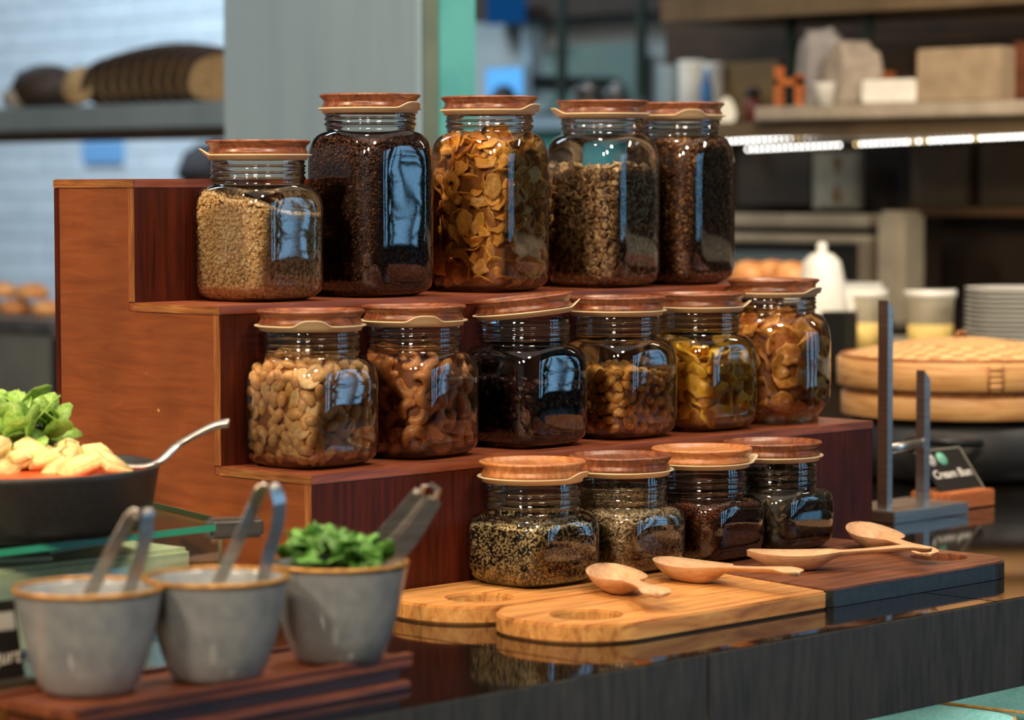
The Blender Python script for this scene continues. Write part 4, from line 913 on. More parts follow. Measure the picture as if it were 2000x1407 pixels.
ring('lower_basket', RS-0.022, RS-0.006, 0.0, 0.030, M['bamboo'], stm); ring('lower_hoop', RS-0.024, RS-0.010, 0.030, 0.040, M['bamboo_dark'], stm)
ring('lid_band', RS-0.012, RS, 0.040, 0.078, M['bamboo'], stm); ring('lid_hoop', RS-0.010, RS-0.004, 0.078, 0.083, M['bamboo_dark'], stm)
link('basket_floor', lathe_mesh('basket_floor', [(0, 0.004), (RS-0.02, 0.004), (RS-0.02, 0.010), (0, 0.010)], 32), M['bamboo_dark'], stm)
wov, nt, b_ = mat_base('woven_bamboo', srgb(206, 160, 104), 0.55); N = nt.nodes; tcw = N.new('ShaderNodeTexCoord'); mw = N.new('ShaderNodeMapping'); mw.inputs['Rotation'].default_value = (0, 0, 0.8)
ck = N.new('ShaderNodeTexChecker'); ck.inputs['Scale'].default_value = 62; ck.inputs['Color1'].default_value = srgb(222, 180, 124); ck.inputs['Color2'].default_value = srgb(176, 124, 72)
nt.links.new(tcw.outputs['Object'], mw.inputs[0]); nt.links.new(mw.outputs[0], ck.inputs[0]); nt.links.new(ck.outputs[0], b_.inputs['Base Color'])
link('woven_dome', lathe_mesh('woven_dome', [(RS-0.004, 0.079), (RS*0.8, 0.088), (RS*0.5, 0.098), (RS*0.2, 0.104), (0, 0.105)], 48), wov, stm)
hr = HF+PI+0.12
for da in (-0.055, 0.055):
    a = hr+da; pts = [(RS*math.cos(a)*1.004, RS*math.sin(a)*1.004, z) for z in (0.042, 0.076)]
    link('binding_strip', tube_mesh('binding_strip', pts, 0.0018, 6), M['bamboo_dark'], stm)
for j in range(4):
    pts = [(RS*math.cos(hr+d_)*1.004, RS*math.sin(hr+d_)*1.004, 0.047+j*0.008) for d_ in (-0.05, 0, 0.05)]
    link('binding_strip', tube_mesh('binding_strip', pts, 0.0022, 6), M['bamboo'], stm)
link('lid_loop', tube_mesh('lid_loop', [(-0.012, 0, 0.104), (-0.008, 0, 0.112), (0.008, 0, 0.112), (0.012, 0, 0.104)], 0.0025, 8), M['bamboo_dark'], stm)

# ------------------------------------------------------------------ plates on the lower shelf
TP = noise_mat('speckled_teal_glaze', srgb(112, 172, 166), srgb(140, 194, 186), nscale=40, rough=0.3, lo=0.3, hi=0.6, coat=0.3)
def plate(x, y, z, hw, label):
    t = empty('square_plate', (x, y, z), 0.1, label=label, cat='plate', group=None)
    P = []; V = []; F = []; n = 56
    prof = [(0.0, 0.0), (0.55, 0.0), (0.80, 0.010), (1.0, 0.028), (0.985, 0.0295), (0.79, 0.013), (0.55, 0.004), (0.0, 0.004)]
    for r, z_ in prof:
        for i in range(n):
            th = 2*PI*i/n; k = 1/(abs(math.cos(th))**5+abs(math.sin(th))**5)**0.2; V.append((r*hw*k*math.cos(th), r*hw*k*math.sin(th), z_))
    for j in range(len(prof)-1):
        for i in range(n): F.append((j*n+i, j*n+(i+1) % n, (j+1)*n+(i+1) % n, (j+1)*n+i))
    link('plate_body', mesh_np('plate_body', V, F, True), TP, t)
    V = []; F = []
    for q, (r, z_) in enumerate(((1.002, 0.0275), (1.004, 0.0295), (0.984, 0.0300))):
        for i in range(n):
            th = 2*PI*i/n; k = 1/(abs(math.cos(th))**5+abs(math.sin(th))**5)**0.2; V.append((r*hw*k*math.cos(th), r*hw*k*math.sin(th), z_))
    for j in range(2):
        for i in range(n): F.append((j*n+i, j*n+(i+1) % n, (j+1)*n+(i+1) % n, (j+1)*n+i))
    link('gold_rim', mesh_np('gold_rim', V, F, True), M['gold'], t); return t
LM_ = ['on top of', 'second in', 'third in', 'fourth in']
for nm_, px_, py_, zt_, hw_, n_ in (('left', 1752, 1404, -0.140, 0.098, 4), ('right', 1985, 1352, -0.120, 0.098, 4)):
    p = onz(px_, py_, zt_+0.028)
    yp = max(p.y, -0.30); p = ony(px_, py_, -0.295)
    for k_ in range(n_):
        plate(p.x+0.003*k_, -0.295, p.z-0.030-0.022*k_, hw_, 'teal square plate with a gold rim, %s the %s pile under the counter' % (LM_[k_], nm_))
    pb = p.z-0.030-0.022*(n_-1)
    box('plate_riser', p.x-0.08, p.x+0.08, -0.37, -0.22, -0.2695, pb-0.0005, M['umber'], label='dark low block under the %s pile of teal plates' % nm_, cat='block')
lamp('under_counter_fill', (0.55, -0.385, -0.05), (0.55, -0.30, -0.3), 1.6, (1.0, 0.95, 0.85), 1.4, 0.02)  # unseen light strip added to brighten the teal plates

# ------------------------------------------------------------------ kitchen behind: left
sl_ = empty('steel_wall_shelf', (0, 0, 0), label='grey steel shelf carrying the loaves, upper left', cat='shelf')
SXX = 2.06; pA = onx(-60, 226, SXX); pB = onx(436, 183, SXX); pC = onx(200, 268, SXX)
zsh = (pA.z+pB.z)/2; y0s, y1s = pB.y, pA.y
box('shelf_face', SXX, SXX+0.02, y0s, y1s+0.3, zsh-0.052, zsh, M['panel'], sl_, bev=0.002)
box('shelf_board', SXX+0.02, SXX+0.34, y0s, y1s+0.3, zsh-0.012, zsh, M['steel_m'], sl_)
box('under_rail', SXX+0.004, SXX+0.03, y0s, y1s+0.3, zsh-0.078, zsh-0.0525, M['umber'], sl_)
# sliced dark loaf
lo = empty('sliced_loaf', (0, 0, 0), label='long dark loaf cut in leaning slices on the steel shelf', cat='bread')
ya, yb_ = onx(432, 150, SXX+0.14).y, onx(200, 150, SXX+0.14).y
nsl = 10
for i in range(nsl):
    t = (i+0.5)/nsl; yc = ya+(yb_-ya)*t*0.93+0.012; hgt = 0.118*(0.72+0.28*math.sin(PI*min(1, 0.15+t*1.1)**0.8)) if t > 0.1 else 0.085
    hgt = 0.112+0.038*math.sin(PI*(0.12+0.8*t)); wd = 0.085
    V = []; F = []; n = 20
    for s, (yy_, k) in enumerate(((-0.0062, 0.84), (-0.0042, 1.0), (0.0042, 1.0), (0.0062, 0.84))):
        for q in range(n):
            a = 2*PI*q/n; x_ = wd*k*math.cos(a)*(1 if math.sin(a) > 0 else 1.0); z_ = hgt*0.5+hgt*0.5*k*math.copysign(abs(math.sin(a))**0.75, math.sin(a)); V.append((x_, yy_, z_))
    for s in range(3):
        for q in range(n): F.append((s*n+q, s*n+(q+1) % n, (s+1)*n+(q+1) % n, (s+1)*n+q))
    F.append(tuple(range(n-1, -1, -1))); F.append(tuple(3*n+q for q in range(n)))
    me = mesh_np('bread_slice', V, F); me.materials.append(M['crust']); me.materials.append(M['crumb'])
    me.polygons[len(F)-1].material_index = 1; me.polygons[len(F)-2].material_index = 1
    link('bread_slice', me, None, lo, loc=(SXX+0.14, yc, zsh+0.0), rot=(0.5, 0, -0.25))
br = onx(92, 190, SXX+0.12)
rl = empty('round_loaf', (SXX+0.12, br.y, zsh), label='round dark loaf with a pale floured end, left on the shelf', cat='bread')
link('loaf_body', lathe_mesh('loaf_body', [(0, 0), (0.058, 0), (0.082, 0.022), (0.084, 0.046), (0.067, 0.080), (0.03, 0.098), (0, 0.101)], 32), M['crust'], rl)
link('floured_end', lathe_mesh('floured_end', [(0, 0), (0.030, 0.0), (0.036, 0.02), (0.026, 0.040), (0, 0.048)], 24), noise_mat('flour', srgb(130, 122, 112), srgb(166, 158, 146), nscale=20, rough=0.9), rl, loc=(-0.060, 0.030, 0.004))
cp = onx(133, 180, SXX+0.03)
ce = empty('cut_loaf', (SXX+0.06, cp.y, zsh+0.002), label='cut loaf half showing its pale oval crumb face', cat='bread')
me = lathe_mesh('crust_half', [(0, -0.030), (0.03, -0.026), (0.043, -0.010), (0.044, 0)], 28); o = link('crust_half', me, M['crust'], ce, loc=(0, 0, 0.046), rot=(-_f*0.95-_r*0.35+_u*0.25).to_track_quat('Z', 'Y').to_euler())
me = lathe_mesh('crumb_face', [(0, 0.0015), (0.041, 0.0015), (0.043, -0.0015), (0, -0.0015)], 28); link('crumb_face', me, M['crumb'], ce, loc=(-0.001, 0, 0.046), rot=(-_f*0.95-_r*0.35+_u*0.25).to_track_quat('Z', 'Y').to_euler())
# shelf post at the column
ppx = onx(424, 100, SXX+0.10); box('shelf_post', SXX+0.09, SXX+0.12, ppx.y-0.012, ppx.y+0.010, -0.92, zsh-0.0785, M['dkgreen'], label='dark slim post under the end of the steel shelf', cat='post')
# blue notice on the tiles
bn = onx(200, 298, 3.99); box('blue_notice', 3.985, 3.998, bn.y-0.10, bn.y+0.10, bn.z-0.035, bn.z+0.035, mat_base('blue_sheet', srgb(120, 176, 226), 0.5)[0], label='pale blue notice stuck on the tiled wall', cat='notice')
# column: grey panel then teal
cg = onx(437, 300, 1.20).y; cg0 = onx(815, 300, 1.20).y
colm = empty('column_cladding', (0, 0, 0), label='tall grey metal clad column in the middle of the kitchen', cat='column')
box('grey_panel', 1.20, 1.214, cg0, cg, -0.92, 2.35, M['panel'], colm, bev=0.003)
box('corner_trim', 1.2145, 1.2445, cg0, cg0+0.02, -0.92, 2.35, noise_mat('olive_trim', srgb(84, 96, 84), srgb(98, 110, 96), nscale=2, rough=0.5), colm)
box('teal_panel', 1.245, 1.319, cg0-0.004, cg0+0.012, -0.92, 2.35, M['teal'], colm)
box('core', 1.2145, 1.315, cg0+0.021, cg-0.004, -0.92, 2.35, M['umber'], colm)
# left counter with pastries
zc2 = 0.148; lc = empty('rear_steel_counter', (0, 0, 0), label='grey steel counter behind the stand at the left', cat='counter')
xf = 1.55; pL = onx(-60, 610, xf); pR = onx(101, 610, xf)
box('worktop', xf, xf+0.5, pR.y+0.002, pL.y+0.3, zc2-0.022, zc2, M['steel_m'], lc, bev=0.002)
box('front_panel', xf+0.012, xf+0.03, pR.y+0.004, pL.y+0.3, -0.90, zc2-0.0225, noise_mat('grey_front', srgb(96, 100, 98), srgb(112, 116, 112), nscale=1, rough=0.5), lc)
box('black_end_strip', xf+0.0, xf+0.03, pR.y-0.022, pR.y+0.0015, -0.90, zc2-0.03, M['black'], lc)  # narrow black upright strip at the end of the counter front
pastry = [lathe_mesh('pastry', [(0, 0), (0.028, 0), (0.036, 0.008), (0.034, 0.019), (0.018, 0.029), (0, 0.031)], 20)]
pastry[0].materials.append(M['pastry'])
for i, (px, z_, lab) in enumerate(((-30, 0, 'left one of the lower row'), (32, 0, 'middle one of the lower row'), (94, 0, 'right one of the lower row'), (2, 0.032, 'left one of the upper row'), (63, 0.032, 'right one of the upper row'))):
    q = onx(px, 590, xf+0.16); link('pastry', pastry[0], None, loc=(xf+0.16, q.y, zc2+0.001+z_), rot=(0, 0, i), label='golden glazed pastry piled on the rear steel counter, '+lab, cat='pastry', group='golden pastries on the rear counter')
# person with a dark cap behind the stand
d8 = 7.6; hp = at(360, 330, d8)
SK = noise_mat('skin', srgb(150, 96, 70), srgb(168, 110, 82), nscale=20, rough=0.5, sub=0.1)
CLO = noise_mat('dark_jacket', srgb(46, 46, 50), srgb(60, 60, 64), nscale=20, rough=0.8); CAPM = noise_mat('dark_cap', srgb(40, 38, 40), srgb(56, 52, 54), nscale=30, rough=0.8)
per = empty('person', (hp.x, hp.y, -0.92), math.atan2(_r.y, _r.x), label='person in a dark cap and jacket working behind the stand', cat='person')
zt_ = hp.z+0.92+0.07
def skin_body(name, joints, edges, mat, parent, levels=2):
    me = bpy.data.meshes.new(name); me.from_pydata([j[:3] for j in joints], edges, []); o = bpy.data.objects.new(name, me); COL.objects.link(o)
    sk_ = o.modifiers.new('skin', 'SKIN'); sk_.use_smooth_shade = True
    if not me.skin_vertices: me.attributes
    bm = bmesh.new(); bm.from_mesh(me); lay = bm.verts.layers.skin.verify(); bm.verts.ensure_lookup_table()
    for v, j in zip(bm.verts, joints): v[lay].radius = (j[3], j[4] if len(j) > 4 else j[3])
    bm.verts[0][lay].use_root = True; bm.to_mesh(me); bm.free()
    sb = o.modifiers.new('sub', 'SUBSURF'); sb.levels = sb.render_levels = levels
    me.materials.append(mat); o.parent = parent; return o
S_ = zt_/1.70
J_ = [(0, 0, 0.92*S_, .15, .11), (0, 0, 1.15*S_, .14, .10), (0.02, 0, 1.36*S_, .17, .10), (0.04, 0, 1.44*S_, .055, .055), (0.06, 0, 1.50*S_, .052, .052),
      (0.02, 0.19, 1.38*S_, .055), (0.06, 0.24, 1.12*S_, .042), (0.28, 0.16, 1.02*S_, .034), (0.36, 0.13, 1.02*S_, .030),
      (0.02, -0.19, 1.38*S_, .055), (0.06, -0.24, 1.12*S_, .042), (0.28, -0.16, 1.02*S_, .034), (0.36, -0.13, 1.02*S_, .030),
      (0, 0.10, 0.85*S_, .085), (0.02, 0.11, 0.47*S_, .056), (0, 0.12, 0.08, .040), (0.13, 0.12, 0.045, .034),
      (0, -0.10, 0.85*S_, .085), (0.02, -0.11, 0.47*S_, .056), (0, -0.12, 0.08, .040), (0.13, -0.12, 0.045, .034)]
skin_body('body', J_, [(0, 1), (1, 2), (2, 3), (3, 4), (2, 5), (5, 6), (6, 7), (7, 8), (2, 9), (9, 10), (10, 11), (11, 12), (0, 13), (13, 14), (14, 15), (15, 16), (0, 17), (17, 18), (18, 19), (19, 20)], CLO, per)
def head_pt(V):
    V = V.copy(); V[:, 0] *= 0.098; V[:, 1] *= 0.076; V[:, 2] *= 0.118
    k = V[:, 2] < -0.02; V[k, 0] *= 0.86; V[k, 1] *= 0.80; return V
Vh, Fh = ico(4); Vo = Vh.copy(); Vh = head_pt(Vh)
fr = Vo[:, 0] > 0.5
Vh[:, 0] += 0.022*np.exp(-((Vo[:, 1])/0.14)**2-((Vo[:, 2]+0.12)/0.16)**2)*fr
Vh[:, 0] -= 0.008*(np.exp(-((np.abs(Vo[:, 1])-0.38)/0.15)**2-((Vo[:, 2]-0.05)/0.12)**2))*fr
Vh[:, 0] += 0.006*np.exp(-((Vo[:, 1])/0.25)**2-((Vo[:, 2]+0.48)/0.07)**2)*fr
hz = zt_-0.130
link('head', mesh_np('head', Vh, [tuple(f) for f in Fh], True), SK, per, loc=(0.085, 0, hz))
for s in (-1, 1):
    link('ear', lathe_mesh('ear', [(0, 0), (0.018, 0.002), (0.020, 0.008), (0.012, 0.010), (0, 0.006)], 14), SK, per, loc=(0.080, s*0.074, hz-0.01), rot=(-s*PI/2, 0, 0))
    me = mesh_np('eye', ico(2)[0]*0.010, [tuple(f) for f in ico(2)[1]], True); link('eye', me, M['black'], per, loc=(0.168, s*0.029, hz+0.004))
    for z_ in range(1): pass
    # hand with four fingers and a thumb
    hj = [(0.36, s*0.13, 1.02*S_, .026, .018), (0.42, s*0.12, 1.01*S_, .034, .016)]; he = [(0, 1)]
    for f_ in range(4):
        b0 = len(hj); yo = s*(0.095+0.018*f_); hj += [(0.455, yo, 1.008*S_, .009), (0.485+0.006*(1.5-abs(f_-1.5)), yo, 1.0*S_, .0085), (0.505+0.006*(1.5-abs(f_-1.5)), yo, 0.985*S_, .0075)]; he += [(1, b0), (b0, b0+1), (b0+1, b0+2)]
    b0 = len(hj); hj += [(0.40, s*0.09, 1.005*S_, .010), (0.43, s*0.070, 0.995*S_, .009)]; he += [(0, b0), (b0, b0+1)]
    skin_body('hand', hj, he, SK, per, 1)
cap_p = [(0.0, 0.098), (0.045, 0.093), (0.082, 0.066), (0.098, 0.028), (0.101, 0.0), (0.096, 0.0), (0.090, 0.03), (0, 0.088)]
link('cap', lathe_mesh('cap', cap_p, 32), CAPM, per, loc=(0.080, 0, hz+0.034))
link('cap_peak', mesh_np('cap_peak', [(0.09, -0.065, 0.006), (0.09, 0.065, 0.006), (0.165, 0.045, -0.004), (0.165, -0.045, -0.004), (0.09, -0.065, 0.002), (0.09, 0.065, 0.002), (0.165, 0.045, -0.008), (0.165, -0.045, -0.008)], [(0, 1, 2, 3), (7, 6, 5, 4), (0, 4, 5, 1), (1, 5, 6, 2), (2, 6, 7, 3), (3, 7, 4, 0)]), CAPM, per, loc=(0.080, 0, hz+0.034))

# ------------------------------------------------------------------ kitchen behind: middle and right
def panel_x(name, X, px0, py0, px1, py1, th, mat, parent=None, **k):
    """upright board whose face lies in the plane x = X and spans the two sight points"""
    a, b = onx(px0, py0, X), onx(px1, py1, X); m_ = onx((px0+px1)/2, py0, X).z, onx((px0+px1)/2, py1, X).z
    return box(name, X, X+th, min(a.y, b.y), max(a.y, b.y), min(m_), max(m_), mat, parent, **k)
LW = noise_mat('pale_grey_wall', srgb(150, 158, 158), srgb(166, 172, 170), nscale=1.5, rough=0.6)
wk = box('wall_rear', 4.25, 4.30, 2.0, 4.2, -0.92, 2.35, LW, kind='structure')
WX = 4.2
bh = panel_x('bulkhead', 4.10, 905, -120, 1420, 28, 0.1, M['umber'], kind='structure')
mu = panel_x('menu_screen', 4.02, 950, -10, 1012, 46, 0.03, emit_mat('dim_blue_screen', srgb(20, 80, 140), 0.6), label='dim blue screen high on the dark bulkhead', cat='screen')
tp = panel_x('wall_panel', 4.16, 1066, 88, 1246, 330, 0.04, noise_mat('muted_teal_board', srgb(84, 104, 98), srgb(96, 116, 108), nscale=1, rough=0.5), label='muted teal board behind the black shelf posts', cat='panel')
lt = panel_x('lower_counter', 3.6, 1000, 254, 1330, 2200, 0.3, M['teal'], label='teal counter front seen between the tall jars', cat='counter')
lt2 = panel_x('rear_ledge', 3.56, 940, 222, 1330, 252, 0.35, M['panel'], label='grey ledge above the teal counter front', cat='ledge')
vp = panel_x('wall_pillar', 4.14, 1018, 30, 1036, 200, 0.05, M['panel'], kind='structure')
# monitor
mo = empty('small_monitor', (0, 0, 0), label='small bright blue monitor beyond the cornflake jar', cat='monitor')
mc_ = panel_x('monitor_case', 3.70, 946, 128, 1022, 196, 0.03, M['panel'], mo)
mp_ = onx(984, 160, 3.73); box('monitor_arm', 3.7305, 4.2495, mp_.y-0.02, mp_.y+0.02, mp_.z-0.02, mp_.z+0.02, M['black'], mo)
panel_x('screen', 3.697, 950, 134, 1019, 190, 0.0028, emit_mat('blue_screen', srgb(96, 178, 250), 1.15), mo, label='glowing blue screen')
lzt = onx(1135, 222, 3.56).z; hd = onx(984, 170, 3.60); hd = Vector((3.60, hd.y, lzt+0.001)); hh = onx(984, 166, 3.60).z-lzt
link('dark_flask', lathe_mesh('dark_flask', [(0, 0), (0.03, 0), (0.032, hh-0.04), (0.030, hh-0.018), (0.018, hh-0.004), (0, hh)], 20), M['black'], loc=hd, label='dark round-topped flask in front of the blue monitor', cat='flask')
# shelving posts
for i, (px, py1, X) in enumerate(((1093, 200, 3.2), (1248, 190, 3.1), (1540, 205, 2.62), (1692, 205, 2.6))):
    a = onx(px-6, 0, X); b = onx(px+6, 0, X); zb_ = onx(px, py1, X).z
    box('shelf_post', X, X+0.015, b.y, a.y, zb_, 2.35, M['dkgreen'], label=('leftmost slim dark post hanging behind the tall jars', 'second slim dark post, above the muesli jar', 'slim dark post left of the grey cloths', 'slim dark post right of the grey cloths')[i], cat='post')
# steel pots on the ledge
for i, (px, r_) in enumerate(((1150, 0.036), (1205, 0.030))):
    p = onx(px, 195, 3.35); zb_ = onx(px, 214, 3.35).z
    t = empty('steel_pot', (3.35, p.y, zb_), label=('larger' if i == 0 else 'smaller')+' steel pot seen above the muesli jar lid', cat='pot')
    link('pot_body', lathe_mesh('pot_body', [(0, 0), (r_, 0), (r_*1.05, 0.004), (r_*1.05, 0.05-0.006*i), (r_*1.1, 0.052-0.006*i), (r_*0.98, 0.05-0.006*i), (r_*0.96, 0.005), (0, 0.005)], 28), M['steel'], t)
    link('knob', lathe_mesh('knob', [(0, 0.052), (r_, 0.052), (0.01, 0.060), (0.008, 0.068), (0, 0.070)], 20), M['steel_m'], t)
rs0 = panel_x('pot_shelf', 3.25, 1040, 214, 1300, 222, 0.3, M['umber'], label='dark shelf under the two steel pots', cat='shelf')
# upper right shelf unit
XS = 2.40
sa_, sb_ = onx(1472, 224, XS), onx(2120, 197, XS); zs_ = (onx(1472, 214, XS).z+onx(2000, 189, XS).z)/2
sh = empty('kitchen_shelf', (0, 0, 0), label='long pale grey kitchen shelf with white boxes, upper right', cat='shelf')
box('shelf_board', XS, XS+0.42, sb_.y-0.3, sa_.y, zs_-0.026, zs_, M['shelfgrey'], sh, bev=0.003)
box('light_valance', XS+0.03, XS+0.05, sb_.y-0.3, sa_.y+0.12, zs_-0.058, zs_-0.0265, M['taupe'], sh)
box('wall_dark', 2.95, 3.0, -1.3, onx(1300, 100, 2.95).y, -0.92, 2.35, M['umber'], kind='structure').name = 'wall_kitchen'
panel_x('wall_board', 2.93, 1402, 120, 1520, 232, 0.015, noise_mat('ochre_board', srgb(110, 84, 48), srgb(128, 100, 60), nscale=1, rough=0.7), label='ochre brown board leaning on the dark kitchen wall', cat='board')
panel_x('wall_board', 2.93, 1700, 60, 2120, 185, 0.015, noise_mat('olive_board', srgb(74, 56, 36), srgb(92, 70, 46), nscale=1, rough=0.7), label='dull brown board behind the beige box on the shelf', cat='board')
us = panel_x('upper_shelf', 2.55, 1290, -30, 2150, 20, 0.3, M['taupe'], label='pale brown shelf along the top right edge', cat='shelf')
# LED rows
le = empty('led_strip', (0, 0, 0), label='double row of bright white shelf lights under the kitchen shelf', cat='light')
LEDM = [emit_mat('led_white', (1.0, 0.97, 0.92, 1), 10), emit_mat('led_gold', (1.0, 0.72, 0.28, 1), 4)]
V, F = ICO1
lm_ = []
for m_ in LEDM:
    me = mesh_np('led', V*0.0028, [tuple(f) for f in F]); me.materials.append(m_); lm_.append(me)
def led_row(x0, y0, x1, y1, X, step=11, gold=()):
    n = int((x1-x0)/step)
    for i in range(n+1):
        t = i/n; px = x0+(x1-x0)*t; py = y0+(y1-y0)*t
        if 1645 < px < 1668 and X > 2.5: continue
        link('led', lm_[1 if any(abs(px-g_) < 9 for g_ in gold) or random.random() < 0.05 else 0], parent=le, loc=onx(px, py, X))
led_row(1410, 277, 1731, 259, 2.50, gold=(1560,)); led_row(1793, 256, 2150, 239, 2.50, gold=(1797, 1935, 1945, 1998))
led_row(1461, 292, 2150, 259, 2.56, gold=(1648, 1665, 1905))
for a_, b_, X in ((1400, 2150, 2.51), (1450, 2150, 2.57)):
    p, q_ = onx(a_, 277 if X < 2.55 else 292, X), onx(b_, 239 if X < 2.55 else 259, X)
    box('led_rail', X, X+0.012, q_.y, p.y, (p.z+q_.z)/2+0.004, (p.z+q_.z)/2+0.012, M['shelfgrey'], le)
# things on the shelf
def prop_box(name, X, px0, py0, px1, py1, th, mat, label, cat, bev=0.004, **k):
    a, b = onx(px0, py1, X), onx(px1, py1, X); h = abs(onx((px0+px1)/2, py0, X).z-onx((px0+px1)/2, py1, X).z)
    return box(name, X, X+th, b.y, a.y, zs_+0.0005, zs_+0.0005+h, mat, bev=bev, label=label, cat=cat, **k)
BEI = noise_mat('beige_carton', srgb(140, 124, 102), srgb(160, 142, 118), nscale=4, rough=0.6)
bb = prop_box('beige_carton', XS+0.05, 1788, 88, 1950, 195, 0.16, BEI, 'large beige carton standing on the pale kitchen shelf', 'box')
bb.rotation_euler = (0, 0, 0)
wb_ = prop_box('white_carton', XS+0.05, 1680, 158, 1786, 206, 0.14, M['white'], 'flat white carton beside the beige one on the shelf', 'box')
fr_ = empty('wooden_rack', (0, 0, 0), label='small orange wooden rack at the left end of the shelf', cat='rack')
a, b = onx(1512, 200, XS+0.06), onx(1562, 200, XS+0.06)
for nm, y0_, y1_, z0_, z1_ in (('upright', a.y-0.012, a.y, 0, 0.075), ('upright', b.y, b.y+0.012, 0, 0.060), ('rail', b.y, a.y, 0.040, 0.052)):
    box(nm, XS+0.06, XS+0.075, y0_, y1_, zs_+0.001+z0_, zs_+0.001+z1_, M['block'], fr_)
GC = noise_mat('grey_cloth', srgb(122, 120, 120), srgb(146, 142, 140), nscale=8, rough=0.9, bump=0.3)
def cloth(px0, px1, py0, X, label, seed, hang=False, mat=GC):
    a, b = onx(px0, 200, X), onx(px1, 200, X); h = onx((px0+px1)/2, py0, X).z-zs_; yc = (a.y+b.y)/2; w = abs(a.y-b.y)/2
    g = np.random.default_rng(seed); V = []; F = []; n = 28; m_ = 12; ph = g.uniform(0, 6, 4)
    for j in range(m_+1):
        t = j/m_; ww = w*(0.55+0.75*math.sin(PI*(0.15+0.62*t))**1.2) if not hang else w*(0.5+0.6*t)
        for i in range(n):
            th = 2*PI*i/n; k = 1+0.09*math.sin(5*th+ph[0]+2*t)+0.06*math.sin(9*th+ph[1]); V.append((X+0.06+0.055*k*math.cos(th)*(1-0.3*t), yc+ww*k*math.sin(th)*(1 if t < 0.9 else 0.7), zs_+0.001+h*t+0.008*math.sin(3*th+ph[2])*t))
    for j in range(m_):
        for i in range(n): F.append((j*n+i, j*n+(i+1) % n, (j+1)*n+(i+1) % n, (j+1)*n+i))
    F.append(tuple(range(n-1, -1, -1))); F.append(tuple(m_*n+i for i in range(n)))
    return link('cloth_bag', mesh_np('cloth_bag', V, F, True), mat, label=label, cat='bag')
cloth(1538, 1600, 62, XS+0.10, 'tall crumpled grey cloth bag standing on the kitchen shelf', 1)
cloth(1584, 1662, 88, XS+0.02, 'rounder grey cloth bag in front of the tall one', 2, mat=noise_mat('warm_grey_cloth', srgb(130, 120, 110), srgb(156, 144, 132), nscale=8, rough=0.9, bump=0.3))
cu = onx(1612, 200, XS+0.02); link('paper_cup', lathe_mesh('paper_cup', [(0, 0), (0.018, 0), (0.023, 0.038), (0.0245, 0.040), (0.021, 0.039), (0.016, 0.003), (0, 0.003)], 24), M['white'], loc=(XS+0.016, cu.y, zs_+0.0006), label='pale paper cup in front of the cloth bags', cat='cup')
ot = onx(1650, 200, XS+0.05); prop_box('wooden_crate', XS+0.21, 1634, 132, 1690, 205, 0.10, M['block'], 'small brown wooden crate between the cloths and cartons', 'crate')
prop_box('copper_tin', XS+0.10, 1975, 70, 2040, 188, 0.12, noise_mat('copper_tin', srgb(80, 46, 34), srgb(120, 74, 52), nscale=3, rough=0.3, metal=0.5, scale=(1, 1, 6)), 'dark copper coloured tin at the right edge of the shelf', 'tin')
# left of the shelf: stacked cups, bottle
lx = 2.85
lz = onx(1400, 246, lx).z
box('side_shelf', lx-0.02, lx+0.3, onx(1475, 240, lx).y, onx(1245, 240, lx).y, lz-0.02, lz, M['taupe'], label='low shelf carrying the stacked white tubs behind the last jar', cat='shelf')
for i, (px, wpx, top_) in enumerate(((1290, 42, 128), (1335, 46, 118), (1378, 36, 122))):
    a, b = onx(px-wpx/2, 200, lx+0.04), onx(px+wpx/2, 200, lx+0.04); r_ = abs(a.y-b.y)/2*0.9; h = onx(px, top_, lx+0.04).z-lz; yc = (a.y+b.y)/2
    prof = [(0, 0.001), (r_*0.85, 0.001)]
    for q in range(8): prof += [(r_*(0.87+0.012*q), h*(q+0.5)/8), (r_*(0.93+0.010*q), h*(q+0.8)/8)]
    prof += [(r_, h), (0, h)]
    link('tub_stack', lathe_mesh('tub_stack', prof, 28), (M['white'] if i else M['panel']), loc=(lx+0.06+r_*0.2, yc, lz), label=('grey', 'tall white', 'narrow white')[i]+' stack of tubs behind the last tall jar', cat='tubs')
p = onx(1384, 150, lx); link('blue_bottle', lathe_mesh('blue_bottle', [(0, 0.001), (0.012, 0.001), (0.013, 0.08), (0.006, 0.10), (0.006, 0.118), (0, 0.118)], 20), mat_base('blue_plastic', srgb(70, 130, 190), 0.35)[0], loc=(lx-0.006, p.y, lz), label='slim blue bottle beside the stacked tubs', cat='bottle')
p = onx(1470, 230, lx+0.05); rb = empty('red_bottle', (lx+0.05, p.y, lz), label='dark red bottle with a black cap near the shelf end', cat='bottle')
link('bottle_body', lathe_mesh('bottle_body', [(0, 0.001), (0.016, 0.001), (0.017, 0.045), (0.010, 0.060), (0, 0.060)], 20), mat_base('red_glass', srgb(110, 44, 40), 0.3)[0], rb)
link('cap', lathe_mesh('cap', [(0, 0.060), (0.014, 0.060), (0.014, 0.078), (0, 0.080)], 20), M['black'], rb)
p = onx(1422, 225, lx-0.05); link('led_end_glow', lathe_mesh('led_end_glow', [(0, 0), (0.012, 0.002), (0.020, 0.016), (0.018, 0.034), (0.009, 0.052), (0, 0.058)], 24), emit_mat('warm_glow', (1.0, 0.84, 0.58, 1), 0.9), loc=(lx-0.055, p.y, lz+0.0), label='glowing blob for the blurred LED ends behind the last tall jar lid', cat='lamp')  # made-up emitter standing in for the blurred glow of the LED ends
